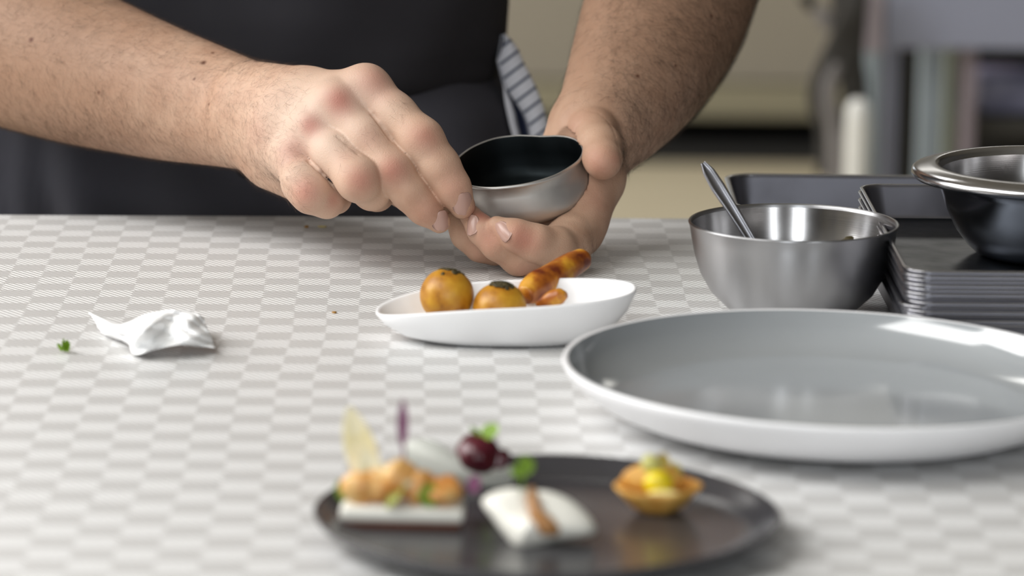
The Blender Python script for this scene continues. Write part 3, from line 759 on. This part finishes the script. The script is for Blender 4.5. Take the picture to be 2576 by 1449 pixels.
# ---- right arm and hand (left in the picture), back of the hand to the camera
armR = [(-240, 40, 2.255, 205), (60, 118, 2.215, 203), (230, 178, 2.185, 184), (400, 232, 2.155, 160), (520, 264, 2.135, 141), (625, 292, 2.115, 126)]
R_palm = [[(625, 292, 2.115, 120), (735, 292, 2.075, 96)],
          [(640, 256, 2.10, 76), (780, 240, 2.070, 52), (915, 230, 2.050, 59)],
          [(640, 274, 2.10, 82), (770, 270, 2.066, 58), (838, 268, 2.046, 58)],
          [(650, 310, 2.10, 84), (738, 315, 2.066, 62), (782, 326, 2.050, 53)],
          [(660, 345, 2.10, 76), (715, 370, 2.070, 62), (733, 400, 2.056, 52)],
          [(690, 420, 2.088, 56), (745, 462, 2.075, 44)]]
R_f = dict(
 index=[(918, 226, 2.050, 59), (992, 288, 2.040, 53), (1060, 352, 2.030, 54), (1107, 420, 2.030, 49), (1138, 472, 2.031, 44), (1163, 518, 2.034, 33)],
 middle=[(842, 268, 2.046, 57), (920, 345, 2.034, 50), (986, 430, 2.026, 50), (1030, 486, 2.028, 43), (1066, 525, 2.030, 38), (1105, 558, 2.034, 29)],
 ring=[(782, 326, 2.050, 53), (842, 386, 2.034, 52), (902, 452, 2.020, 54), (935, 482, 2.034, 44), (948, 488, 2.055, 40), (925, 470, 2.075, 36)],
 pinky=[(733, 400, 2.056, 50), (762, 462, 2.034, 50), (782, 488, 2.028, 47), (822, 505, 2.036, 41), (846, 500, 2.050, 34), (850, 488, 2.062, 28)])
R_thumb = [(745, 300, 2.11, 70), (900, 400, 2.10, 58), (1020, 470, 2.085, 50), (1110, 525, 2.065, 40)]
allp = armR+sum(R_palm, [])+sum(R_f.values(), [])+R_thumb
lo, hi = bounds([p for p in allp])
fR = Field(lo, hi, H_); F = fR.new()
armRs = [tuple(a) for a in catmull(armR, 4)]
for i in range(len(armRs)-1):
    A, B = armRs[i], armRs[i+1]
    fR.cone(F, W(*A[:3]), W(*B[:3]), px2r(A[3], A[2]), px2r(B[3], B[2]), .006, (VIEW, .84-.0075*i))
FP = fR.new()
for c in R_palm: FP = smin(FP, chain(fR, fR.new(), c, .008, (VIEW, .74)), .018)
F = smin(F, FP, .008)
# knuckle heads and tendons
for (x, y, d, r) in ((930, 214, 2.044, 42), (850, 252, 2.040, 38), (783, 310, 2.042, 34), (735, 382, 2.046, 32)):
    fR.cone(F, W(x, y, d), W(x, y, d), px2r(r, d), px2r(r, d), .008)
Ff = fR.new()
for nm, c in R_f.items():
    G = chain(fR, fR.new(), c, .005)
    if 0: fR.cone(G, W(1063, 330, 2.024), W(1080, 345, 2.024), .0085, .0085, .006)
    if 0: fR.cone(G, W(978, 420, 2.017), W(995, 430, 2.017), .0070, .0070, .005)
    Ff = smin(Ff, G, .0011)
F = smin(F, Ff, .0075)
F = smin(F, chain(fR, fR.new(), R_thumb, .006), .010)
FR_ = F

# ---- left arm and hand (right in the picture), palm up under the pan
armL = [(1790, -330, 2.31, 212), (1700, -40, 2.245, 200), (1655, 80, 2.215, 192), (1602, 190, 2.18, 168), (1545, 285, 2.15, 134), (1500, 345, 2.125, 104)]
L_palm = [[(1500, 340, 2.130, 92), (1486, 440, 2.112, 76), (1458, 540, 2.088, 58)],
          [(1448, 326, 2.148, 68), (1420, 400, 2.138, 62), (1400, 530, 2.115, 60), (1390, 600, 2.085, 50)],
          [(1488, 455, 2.104, 72), (1462, 555, 2.084, 56), (1430, 612, 2.062, 50)]]
L_thumb = [(1446, 330, 2.146, 60), (1492, 334, 2.112, 62), (1509, 372, 2.088, 55), (1516, 400, 2.074, 46), (1517, 408, 2.070, 41)]
L_f = dict(
 index=[(1456, 590, 2.078, 56), (1425, 618, 2.056, 54), (1392, 624, 2.039, 51), (1345, 611, 2.029, 45), (1298, 592, 2.026, 38), (1250, 571, 2.030, 28)],
 middle=[(1430, 600, 2.065, 56), (1370, 640, 2.048, 47), (1306, 648, 2.040, 43), (1250, 615, 2.034, 37), (1213, 580, 2.036, 34), (1184, 543, 2.041, 28)],
 ring=[(1400, 590, 2.085, 50), (1320, 625, 2.070, 42), (1244, 628, 2.060, 35), (1206, 622, 2.055, 33), (1170, 592, 2.054, 32), (1146, 556, 2.058, 26)],
 pinky=[(1380, 570, 2.10, 44), (1310, 590, 2.095, 36), (1250, 585, 2.085, 30), (1215, 560, 2.080, 26)])
allp = armL+sum(L_palm, [])+sum(L_f.values(), [])+L_thumb
lo, hi = bounds(allp)
fL = Field(lo, hi, H_); F = fL.new()
armLs = [tuple(a) for a in catmull(armL, 4)]
for i in range(len(armLs)-1):
    A, B = armLs[i], armLs[i+1]
    fL.cone(F, W(*A[:3]), W(*B[:3]), px2r(A[3], A[2]), px2r(B[3], B[2]), .006, (VIEW, .86-.0075*i))
for c in L_palm:
    F2 = chain(fL, fL.new(), c, .008); F = smin(F, F2, .012)
Ff = fL.new()
for nm, c in L_f.items(): Ff = smin(Ff, chain(fL, fL.new(), c, .005), .0009)
F = smin(F, Ff, .007)
F = smin(F, chain(fL, fL.new(), L_thumb, .005), .0022)
FL_ = F
# furrows between the fingers, and the pan pressed into the palm
def furrow(f, F, path, r, dep=.0004):
    pts = []
    for px, py in catmull([(a[0], a[1], 0) for a in path], 5)[:, :2]:
        p, n_ = f.hit(F, px, py); pts.append(p+n_*(-dep+r*.55))
    for a, b in zip(pts[:-1], pts[1:]):
        if (b-a).length < .012: f.cone(F, a, b, r, r, cut=True)
furrow(fR, FR_, [(938, 288), (962, 320), (984, 352)], .0016, .0008)
furrow(fR, FR_, [(848, 342), (878, 366), (902, 388)], .0012, .0004)
furrow(fR, FR_, [(778, 406), (806, 432), (838, 468)], .0016, .0008)
furrow(fL, FL_, [(1467, 274), (1510, 287), (1541, 322), (1556, 368), (1563, 405)], .0009, .0001)
furrow(fL, FL_, [(1443, 348), (1447, 322), (1460, 306)], .0012, .0002)
pc0 = W(1308, 408, 2.082); nrm = Vector((-.105, -math.sin(R(11.5)), math.cos(R(11.5)))).normalized()
rim_px = [(1152, 399), (1188, 372), (1241, 351), (1295, 343), (1331, 343), (1367, 344.5), (1403, 343.5), (1432, 347), (1453, 356), (1464, 369), (1467, 383), (1457, 403), (1432, 422), (1396, 442), (1353, 456.5), (1310, 466), (1259, 472), (1223, 473), (1188, 469), (1160, 459), (1140, 441), (1138, 419)]
def onplane(px, py):
    v = (W(px, py, 1)-CAM); t = (pc0-CAM).dot(nrm)/v.dot(nrm); return CAM+v*t
rim = catclosed([tuple(onplane(*p)) for p in rim_px], 6); cen = rim.mean(0); nn = np.array(nrm)
def pr(scale, h, off=0):
    d = rim-cen; L_ = np.linalg.norm(d, axis=1)[:, None]; return cen+d*scale+d/L_*off-nn*h
def carve(f, F):
    c = np.array(cen); lo_, hi_ = rim.min(0)-.035, rim.max(0)+.03; S = f.sl(lo_, hi_)
    X, Y, Z = np.meshgrid(f.ax[0][S[0]], f.ax[1][S[1]], f.ax[2][S[2]], indexing='ij')
    P = np.stack([X, Y, Z], -1)-c; hh = -(P@nn); P = P+hh[..., None]*nn-np.clip(hh, 0, .03)[..., None]*np.array((.16, 0, 0))
    ux = np.cross((0, 1, 0), nn); ux /= np.linalg.norm(ux); uy = np.cross(nn, ux)
    th = np.arctan2(P@uy, P@ux); rr_ = np.linalg.norm(P, axis=-1)
    d = rim-c; tr = np.arctan2(d@uy, d@ux); o = np.argsort(tr); R0 = np.interp(th, tr[o], np.linalg.norm(d, axis=1)[o]*1.036, period=2*math.pi)
    shrink = np.where(hh > .018, 1-.10*np.clip((hh-.018)/.008, 0, 1)**2, 1)
    D = np.maximum(rr_-R0*shrink-.0003, np.maximum(hh-.0268, -hh-.006)); F[S] = np.maximum(F[S], -D)
carve(fL, FL_); carve(fR, FR_)
VR, QR = surface(FR_, fR)
VL, QL = surface(FL_, fL)

# ---- torso, upper arms, neck and head (outside the picture or under clothes), coarser
ShR, ShL = (-.375, 2.43, 1.36), (-.005, 2.43, 1.36)
cf = Field((-.52, 2.13, .84), (.24, 2.62, 1.80), .006); F = cf.new()
def wc(p): return W(p[0], p[1], p[2])
for arm, sh in ((armR, ShR), (armL, ShL)):
    cf.cone(F, wc(arm[0]), sh, px2r(arm[0][3], arm[0][2])*.965, .062, .012)
cf.cone(F, (-.19, 2.415, .90), (-.19, 2.42, 1.05), .115, .12, .04)
for s in (-1, 1):
    cf.cone(F, (-.19+s*.04, 2.415, .92), (-.19+s*.06, 2.43, 1.30), .105, .105, .04)
    cf.cone(F, (-.19, 2.43, 1.37), (-.19+s*.15, 2.43, 1.36), .07, .062, .04)
cf.cone(F, (-.19, 2.43, 1.36), (-.19, 2.41, 1.50), .062, .056, .03)
cf.cone(F, (-.19, 2.40, 1.63), (-.19, 2.385, 1.575), .086, .066, .03, ((1, 0, 0), .86))
cf.cone(F, (-.19, 2.36, 1.55), (-.19, 2.345, 1.53), .045, .036, .03)
cf.cone(F, (-.19, 2.315, 1.60), (-.19, 2.298, 1.575), .009, .014, .012)
for s in (-1, 1): cf.cone(F, (-.19+s*.078, 2.40, 1.60), (-.19+s*.082, 2.405, 1.575), .016, .011, .006, ((1, 0, 0), .45))
VC, QC = surface(F, cf)
VB = np.vstack([VR, VL, VC]); QB = np.vstack([QR, QL+len(VR), QC+len(VR)+len(VL)])
ROOT = np.array((-.19, 2.40, 0.0))
person = empty('person', ROOT)
tag(person, 'person in dark t-shirt and apron holding an oval pan above the cloth', 'person')

def skin_material():
    m, nt, b = new_mat('skin'); L = nt.links.new
    at = nt.nodes.new('ShaderNodeAttribute'); at.attribute_name = 'flush'
    tc = nt.nodes.new('ShaderNodeTexCoord')
    n1 = nt.nodes.new('ShaderNodeTexNoise'); n1.inputs['Scale'].default_value = 55; n1.inputs['Detail'].default_value = 4
    n2 = nt.nodes.new('ShaderNodeTexNoise'); n2.inputs['Scale'].default_value = 900; n2.inputs['Detail'].default_value = 3
    for n in (n1, n2): L(tc.outputs['Object'], n.inputs['Vector'])
    r = nt.nodes.new('ShaderNodeValToRGB'); e = r.color_ramp.elements
    e[0].position = .3; e[0].color = (*lin((182, 144, 120)), 1); e[1].position = .7; e[1].color = (*lin((200, 166, 142)), 1)
    L(n1.outputs['Fac'], r.inputs['Fac'])
    sp = nt.nodes.new('ShaderNodeSeparateColor'); L(at.outputs['Color'], sp.inputs[0])
    def mix(f, a, c, k=1.0):
        n = nt.nodes.new('ShaderNodeMix'); n.data_type = 'RGBA'; n.blend_type = 'MIX'
        L(f, n.inputs[0]); L(a, n.inputs[6]); n.inputs[7].default_value = (*lin(c), 1); return n.outputs[2]
    c1 = mix(sp.outputs[1], r.outputs['Color'], (212, 190, 174))     # paler back of the hand
    c2 = mix(sp.outputs[0], c1, (168, 88, 76))                       # flushed knuckles and fingertips
    c3 = mix(sp.outputs[2], c2, (142, 110, 88))                       # tanned forearm
    mo = nt.nodes.new('ShaderNodeAttribute'); mo.attribute_name = 'mole'
    L(mix(mo.outputs['Fac'], c3, (88, 48, 32)), b.inputs['Base Color'])
    bp = nt.nodes.new('ShaderNodeBump'); bp.inputs['Strength'].default_value = .35; bp.inputs['Distance'].default_value = .0004
    vo = nt.nodes.new('ShaderNodeTexVoronoi'); vo.inputs['Scale'].default_value = 700; vo.feature = 'DISTANCE_TO_EDGE'; L(tc.outputs['Object'], vo.inputs['Vector'])
    ad = nt.nodes.new('ShaderNodeMath'); ad.operation = 'ADD'; L(n2.outputs['Fac'], ad.inputs[0]); L(vo.outputs['Distance'], ad.inputs[1])
    L(ad.outputs[0], bp.inputs['Height']); L(bp.outputs['Normal'], b.inputs['Normal'])
    setp(b, rough=.56, spec=.30, sss=.10); b.inputs['Subsurface Radius'].default_value = (1, .35, .2); b.inputs['Subsurface Scale'].default_value = .003
    return m
M_skin = skin_material()
def project(V):
    P = (V-np.array(CAM))@np.array(CROT); return 1288+FPX*P[:, 0]/-P[:, 2], 724.5-FPX*P[:, 1]/-P[:, 2], -P[:, 2]
me = bpy.data.meshes.new('body'); me.vertices.add(len(VB)); me.vertices.foreach_set('co', (VB-ROOT).astype(np.float32).ravel())
me.loops.add(QB.size); me.loops.foreach_set('vertex_index', QB.ravel().astype(np.int32))
me.polygons.add(len(QB)); me.polygons.foreach_set('loop_start', np.arange(0, QB.size, 4, dtype=np.int32)); me.polygons.foreach_set('loop_total', np.full(len(QB), 4, np.int32))
me.polygons.foreach_set('use_smooth', np.ones(len(QB), bool)); me.update(); me.validate(); me.materials.append(M_skin)
flush = np.zeros((len(VB), 4), np.float32); flush[:, 3] = 1
def spot(ch, px, py, d, rpx, k):
    c = np.array(W(px, py, d)); r = rpx*d/FPX; q = ((VB-c)**2).sum(1)/r**2
    flush[:, ch] = np.maximum(flush[:, ch], k*np.exp(-q))
def spots(f, F, lst):
    for px, py, rpx, k in lst:
        c, _ = f.hit(F, px, py); r = 1.35*rpx*2.04/FPX; q = ((VB-np.array(c))**2).sum(1)/r**2; flush[:, 0] = np.maximum(flush[:, 0], .66*k*np.exp(-q))
spots(fR, FR_, ((945, 200, 38, .6), (853, 252, 30, 1), (781, 315, 24, .9), (735, 378, 32, .55), (1070, 342, 30, .6), (990, 428, 30, .8), (908, 452, 30, .75), (768, 484, 30, .75),
    (1150, 470, 40, .40), (1085, 530, 36, .40), (838, 505, 18, .6), (930, 340, 26, .25), (870, 390, 24, .18), (640, 330, 40, .2)))
spots(fL, FL_, ((1316, 600, 34, .75), (1225, 600, 30, .55), (1212, 540, 22, .9), (1320, 684, 24, .4), (1505, 408, 36, .50), (1545, 400, 22, .5), (1440, 320, 40, .35), (1500, 500, 36, .3), (1200, 640, 30, .3)))
spot(1, 800, 330, 2.04, 170, .75); spot(1, 900, 260, 2.04, 130, .6); spot(1, 1000, 380, 2.03, 110, .25)
ppx, ppy, ppd = project(VB)
fore = np.clip((640-ppx)/420, 0, 1)*(np.arange(len(VB)) < len(VR)); fore2 = np.clip((430-ppy)/300, 0, 1)*((np.arange(len(VB)) >= len(VR)))
flush[:, 2] = np.maximum(fore*.85, fore2*.85)
mole = np.zeros(len(VB), np.float32)
for px, py, rr_ in ((78, 100, 7), (512, 157, 7), (535, 132, 5), (247, 233, 5), (488, 198, 4), (525, 262, 4), (1605, 190, 6), (1790, 40, 5), (1700, 165, 4)):
    f_, FF = (fR, FR_) if px < 1200 else (fL, FL_)
    c, _ = f_.hit(FF, px, py); mole = np.maximum(mole, np.clip(1.4-np.sqrt(((VB-np.array(c))**2).sum(1))/(rr_*2.15/FPX), 0, 1)).astype(np.float32)
ma_ = me.attributes.new('mole', 'FLOAT', 'POINT'); ma_.data.foreach_set('value', mole)
ca = me.color_attributes.new('flush', 'FLOAT_COLOR', 'POINT'); ca.data.foreach_set('color', flush.ravel())
body = bpy.data.objects.new('body', me); COL.objects.link(body); body.parent = person
cs = body.modifiers.new('smooth', 'SMOOTH'); cs.factor = .5; cs.iterations = 2

# ---- finger nails
M_nail = mat('finger_nail', (184, 148, 135), rough=.28, spec=.5, var=.04, vscale=60)
def nail(f, F, px, py, dx, dy, ln, wd, label, tilt=None, lift=.0001):
    p, nn = f.hit(F, px, py)
    if tilt: nn = (nn+Vector(tilt)).normalized()
    t = (W(px+dx*20, py+dy*20, 2.05)-W(px, py, 2.05)).normalized(); t = (t-nn*t.dot(nn)).normalized(); s = t.cross(nn)
    V = []; n, m2 = 13, 11
    for side in (1, 0):
        for i in range(n):
            v = -1+2*i/(n-1); hw = wd/2*(max(0, 1-abs(v)**2.7))**.48+.0001
            for j in range(m2):
                u = -1+2*j/(m2-1)
                z = .0005-.54*(u*hw)**2/(wd/2)-.0007*v*v
                V.append(p+s*u*hw+t*v*ln/2+nn*(z-(0 if side else .0008)+lift))
    k = n*m2; F_ = []
    for i in range(n-1):
        for j in range(m2-1):
            a = i*m2+j; F_.append((a, a+1, a+m2+1, a+m2)); F_.append((k+a, k+a+m2, k+a+m2+1, k+a+1))
    for i in range(n-1):
        for j in (0, m2-1):
            a = i*m2+j; F_.append((a, a+m2, a+m2+k, a+k))
    o = obj('fingernail', [v-Vector(ROOT) for v in V], F_, M_nail, person); return o
nail(fR, FR_, 1167, 514, .30, 1, .0145, .0118, '')
nail(fR, FR_, 1113, 556, .42, 1, .0120, .0112, '')
nail(fL, FL_, 1263, 582, -.85, -.66, .0140, .0092, '')
nail(fL, FL_, 1184, 566, -.20, -1, .0125, .0090, '')
for px, py in ((1516, 430),):
    pass

# ---- arm hair
def hair(name, V, Q, wfun, count, dirf, lmin, lmax, m, rad=.000036, seed=1):
    r = np.random.default_rng(seed); A, B, C_, D = (V[Q[:, i]] for i in range(4))
    cen = (A+B+C_+D)/4; nr = np.cross(C_-A, D-B); ar = np.linalg.norm(nr, axis=1); nr /= ar[:, None]+1e-12
    px, py, d = project(cen); wt_ = wfun(px, py, cen)*ar; ok = wt_.sum(); wt_ = wt_/ok
    ids = r.choice(len(cen), count, p=wt_); u = r.random((count, 1)); v = r.random((count, 1))
    P = A[ids]*(1-u)*(1-v)+B[ids]*u*(1-v)+C_[ids]*u*v+D[ids]*(1-u)*v; N_ = nr[ids]
    T0 = dirf(px[ids], py[ids])+r.normal(size=(count, 3))*.42
    T0 -= N_*(T0*N_).sum(1)[:, None]; T0 /= np.linalg.norm(T0, axis=1)[:, None]
    S_ = np.cross(N_, T0); ln = r.uniform(lmin, lmax, (count, 1)); curl = r.normal(size=(count, 1))*.35; lift = r.uniform(.12, .42, (count, 1))
    K = 5; pts = []
    for k in range(K):
        t = k/(K-1); pts.append(P+T0*ln*t+S_*ln*curl*t*t+N_*ln*(lift*t-lift*.65*t*t+.02)-N_*.0003*(k == 0))
    verts = np.zeros((count, K*3, 3))
    for k in range(K):
        rr = rad*(1-.75*k/(K-1))
        for j in range(3):
            a = 2*math.pi*j/3; verts[:, k*3+j] = pts[k]+rr*(math.cos(a)*N_+math.sin(a)*S_)
    fb = np.array([(k*3+j, k*3+(j+1) % 3, (k+1)*3+(j+1) % 3, (k+1)*3+j) for k in range(K-1) for j in range(3)])
    FQ = (fb[None]+(np.arange(count)*K*3)[:, None, None]).reshape(-1, 4)
    mm = bpy.data.meshes.new(name); vv = (verts.reshape(-1, 3)-ROOT).astype(np.float32)
    mm.vertices.add(len(vv)); mm.vertices.foreach_set('co', vv.ravel()); mm.loops.add(FQ.size); mm.loops.foreach_set('vertex_index', FQ.ravel().astype(np.int32))
    mm.polygons.add(len(FQ)); mm.polygons.foreach_set('loop_start', np.arange(0, FQ.size, 4, dtype=np.int32)); mm.polygons.foreach_set('loop_total', np.full(len(FQ), 4, np.int32)); mm.update()
    mm.materials.append(m); o = bpy.data.objects.new(name, mm); COL.objects.link(o); o.parent = person; o['kind'] = 'stuff'; return o
M_hair = mat('arm_hair', (72, 50, 34), rough=.5); M_hair2 = mat('dark_arm_hair', (52, 38, 28), rough=.5)
def wR(px, py, c):
    w_ = (px < 770)*1.0*(1-.75*np.clip((px-640)/130, 0, 1)); w_ = w_+sum(np.exp(-((px-a)/22)**2-((py-b)/24)**2) for a, b in ((858, 390), (935, 335), (1005, 268), (738, 438)))*.55
    w_ = w_*(1+1.1*np.exp(-((px-250)/120)**2-((py-320)/50)**2)); return w_*(px > -150)
def dR(px, py):
    n = len(px); ax = np.tile(np.array(W(700, 300, 2.1)-W(0, 120, 2.2))/.2, (n, 1)); dn = np.zeros((n, 3)); dn[:, 2] = -1
    k = np.clip((px-300)/500, 0, 1)[:, None]; up = np.where((py < 150+px*.12)[:, None], 1.6, -.2)
    return ax*(.55+.2*k)+dn*(.85-.9*k)*np.where(up > 0, -.25, 1)
hair('arm_hair', VR, QR, wR, 20000, dR, .0045, .0105, M_hair, rad=.000031, seed=3)
def wL(px, py, c):
    w_ = 1.0*(py < 300)+((px > 1530) & (py < 430))*1.6+2.2*np.exp(-((px-1590)/45)**2-((py-310)/75)**2)
    w_ = w_*np.where((px < 1560) & (py > 262), .02, 1)*np.where(px < 1500-.0*py, .35, 1)
    w_ = w_+.8*((np.hypot(px-1478, py-612) < 26))
    return w_*(py > -150)
def dL(px, py):
    n = len(px); ax = np.tile(np.array(W(1560, 300, 2.1)-W(1700, -40, 2.2))/.15, (n, 1)); sd = np.zeros((n, 3)); sd[:, 0] = 1
    return ax*.5+sd*(.75*np.clip((px-1560)/150, -.6, 1))[:, None]
hair('arm_hair', VL, QL, wL, 20000, dL, .0050, .0120, M_hair2, rad=.000032, seed=5)

# ---- clothes
def clothmat(name, rgb, v=.15, bump=.25):
    m = mat(name, rgb, rough=.95, var=v, vscale=9, bump=bump, bscale=900); setp(m.node_tree.nodes['Principled BSDF'], spec=.2); return m
M_shirt = clothmat('dark_t_shirt', (46, 45, 49)); M_apron = clothmat('charcoal_apron', (66, 66, 73)); M_trous = clothmat('black_trousers', (30, 30, 32))
def torso(zs, xr, ry, cy, folds, n=180, cap=True):
    rings = []
    for z in zs:
        rx = np.interp(z, *xr); a = np.linspace(0, 2*math.pi, n, endpoint=False)
        c, s = np.cos(a), np.sin(a); e = .82
        ryz = np.interp(z, *ry)
        X = rx*np.sign(c)*np.abs(c)**e; Y = ryz*np.sign(s)*np.abs(s)**e
        d = folds(a, z); rings.append(np.stack([X+np.cos(a)*d*.5, Y+cy-2.40+np.sin(a)*d, np.full(n, z)], 1))
    return loft([list(map(tuple, r)) for r in rings], cap0=cap, cap1=cap)
def f1(a, z):
    front = np.clip(-np.sin(a), 0, 1)
    return .0022*np.sin(5*a+26*(z-.9))+.0030*front*np.sin(34*(z-.9)+9*np.cos(a)*1.0)+.0016*np.sin(11*a-40*z)
zb_ = np.concatenate([np.linspace(TZ+.058, TZ+.2, 26), np.linspace(TZ+.22, 1.38, 14), [1.42, 1.445, 1.46]])
shv = torso(zb_, ([TZ+.058, TZ+.066, TZ+.074, TZ+.086, TZ+.11, TZ+.25, 1.30, 1.38, 1.42, 1.445, 1.46], [.178, .1815, .1800, .1845, .1855, .186, .205, .20, .17, .11, .075]),
            ([TZ+.058, TZ+.07, TZ+.11, 1.30, 1.40, 1.46], [.125, .132, .135, .125, .105, .07]), 2.405, f1)
def sleeve(sh, el):
    sh, el = Vector(sh), Vector(el); m_ = sh.lerp(el, .55)
    return tube([sh+Vector((0, 0, .03))-Vector(ROOT), sh.lerp(m_, .5)-Vector(ROOT), m_-Vector(ROOT), m_.lerp(el, .01)-Vector(ROOT)], [.082, .080, .076, .07], 24)
vf = merge(shv, sleeve(ShR, wc(armR[0])), sleeve(ShL, wc(armL[0])))
tag(obj('t_shirt', *vf, M_shirt, person), 'dark grey t-shirt')
def f2(a, z):
    left = np.exp(-((a-R(205))/.5)**2); k = np.clip((TZ+.06-z)/.08, 0, 1)
    return .013*left*np.sin(34*a+46*(z-.9)-1)*k+.008*k*np.sin(19*a+22*(z-.9)+.6)*np.exp(-((a-R(240))/.5)**2)+.004*np.sin(9*a-12*z)*k
za_ = np.linspace(TZ-.42, TZ+.070, 60)
apv = torso(za_, ([TZ-.42, TZ-.2, TZ, TZ+.025, TZ+.044, TZ+.062, TZ+.07], [.225, .215, .205, .1985, .1925, .178, .172]), ([TZ-.4, TZ, TZ+.07], [.165, .150, .124]), 2.405, f2)
tag(obj('apron', *apv, M_apron, person), 'charcoal apron with loose vertical folds')
bn = W(618, 432, 2.262)
hit_y = bn.y
rg = []
for i in range(20):
    a = 2*math.pi*i/20; rg.append([(math.cos(a)*(.0060+.0014*math.cos(b_))-.19*0, .0014*math.sin(b_), math.sin(a)*(.0060+.0014*math.cos(b_))) for b_ in np.linspace(0, 2*math.pi, 8, endpoint=False)])
rg.append(rg[0]); ring_o = obj('apron_eyelet', *loft(rg, cap0=False, cap1=False), M_shirt, person); ring_o.location = (bn.x-ROOT[0], 2.262-ROOT[1]-.016, bn.z)
tv = merge(*[tube([(s*.10, 0, .60), (s*.10, .0, .35), (s*.105, .01, .08)], [.088, .075, .062], 24) for s in (-1, 1)])
obj('trousers', *tv, M_trous, person)
for s in (-1, 1):
    obj('shoe', *move(blob(.048, .135, .05, 3, .02), (s*.105, -.04, .045)), M_black, person)
hv = move(blob(.094, .110, .09, 7, .03), (0, .028, 1.665)); obj('hair', *hv, M_hair2, person)
for s in (-1, 1): obj('eye', *move(blob(.011, .008, .009, 1, 0), (s*.031, -.082, 1.618)), M_black, person)

# ---------------------------------------------------------------- pan held in the hand
sx_ = np.array((.16, 0, 0))
def pq(scale, h, off=0): return pr(scale, h, off)+sx_*h
ringsP = [pq(.001, .0262), pq(.84, .0262), pq(.955, .0250), pq(1.02, .0222), pq(1.043, .0190), pq(1.040, .015), pq(1.02, .007), pr(1.0, .0022), pr(1.0, .0013, .0006), pr(1.0, .0003, .0009), pr(1.0, -.0005, .0006), pr(1.0, -.0008, 0), pr(1.0, -.0004, -.0006)]
ringsI = [pr(1.0, -.0004, -.0006), pr(1.0, .0008, -.0010), pq(1.012, .010, -.0004), pq(1.01, .018, -.0004), pq(.965, .0222), pq(.88, .0246), pq(.001, .0250)]
pan = empty('oval_pan', Vector(cen-nn*.026)); PO = np.array(pan.location)
tag(pan, 'small oval steel pan with a dark inside, held in the hand above the fried balls', 'pan')
obj('pan_wall', *loft([r-PO for r in ringsP][::1], cap0=False, cap1=False), M_pan, pan)
tag(obj('pan_inside', *loft([r-PO for r in ringsI], cap0=False), M_panin, pan), 'dark tarnished inside')

# ---------------------------------------------------------------- striped towel at the hip
def towel():
    rows = [(-60, 600, 640), (0, 625, 715), (130, 588, 800), (240, 552, 840), (300, 560, 870), (440, 598, 945), (600, 650, 1020), (760, 765, 1085), (900, 865, 1125), (1030, 920, 1150), (1160, 945, 1170), (1500, 1010, 1230), (2200, 1090, 1330)]
    rows2 = [(-60, 600, 602), (240, 552, 554), (500, 612, 614), (640, 612, 646), (760, 625, 700), (900, 655, 735), (1030, 685, 755), (1160, 720, 790), (1500, 780, 860), (2200, 900, 960)]
    ys = np.linspace(-60, 2200, 60); A = np.array(rows, float); B = np.array(rows2, float)
    V = []; S = []; m_ = 22
    for y in ys:
        L1, R1 = np.interp(y, A[:, 0], A[:, 1]), np.interp(y, A[:, 0], A[:, 2]); L2, R2 = np.interp(y, B[:, 0], B[:, 1]), np.interp(y, B[:, 0], B[:, 2])
        R2 = min(R2, L1+2)
        xs = list(np.linspace(L2, R2, 6))+list(np.linspace(R2, L1, 5)[1:-1])+list(np.linspace(L1, R1, 13))
        for i, x in enumerate(xs):
            dep = 2.372+(.012*math.sin(math.pi*(i-5)/4) if 5 < i < 9 else 0)+(-.003*math.sin(math.pi*max(0, i-9)/12))
            V.append(W(1140+x/4.83, 100+y/4.83, dep)); S.append(((y+.75*x)/200 if i >= 9 else (.95 if 5 <= i <= 9 else .2), 0 if not 5 < i < 9 else 1))
        w0 = len(xs)
    n = len(ys); F = [(i*w0+j, (i+1)*w0+j, (i+1)*w0+j+1, i*w0+j+1) for i in range(n-1) for j in range(w0-1)]
    return V, F, S
V, F, S = towel()
m, nt, b = new_mat('striped_towel'); at = nt.nodes.new('ShaderNodeAttribute'); at.attribute_name = 'stripe'
sp = nt.nodes.new('ShaderNodeSeparateColor'); nt.links.new(at.outputs['Color'], sp.inputs[0])
fr_ = nt.nodes.new('ShaderNodeMath'); fr_.operation = 'FRACT'; nt.links.new(sp.outputs[0], fr_.inputs[0])
r = nt.nodes.new('ShaderNodeValToRGB'); e = r.color_ramp.elements; e[0].position = .0; e[0].color = (*lin((206, 208, 216)), 1); e[1].position = .50; e[1].color = (*lin((206, 208, 216)), 1)
for p_, c_ in ((.58, (60, 70, 92)), (.70, (60, 70, 92)), (.80, (206, 208, 216))): q_ = e.new(p_); q_.color = (*lin(c_), 1)
nt.links.new(fr_.outputs[0], r.inputs['Fac'])
mx = nt.nodes.new('ShaderNodeMix'); mx.data_type = 'RGBA'; nt.links.new(sp.outputs[1], mx.inputs[0]); nt.links.new(r.outputs['Color'], mx.inputs[6]); mx.inputs[7].default_value = (*lin((44, 50, 70)), 1)
nt.links.new(mx.outputs[2], b.inputs['Base Color']); setp(b, rough=.95, spec=.1)
tw = obj('kitchen_towel', V, F, m); c = tw.data.color_attributes.new('stripe', 'FLOAT_COLOR', 'POINT')
c.data.foreach_set('color', np.array([(s[0], s[1], 0, 1) for s in S], np.float32).ravel())
recenter(tw); so = tw.modifiers.new('thick', 'SOLIDIFY'); so.thickness = .0015
tag(tw, 'white kitchen towel with navy stripes hanging at the hip of the person', 'towel')
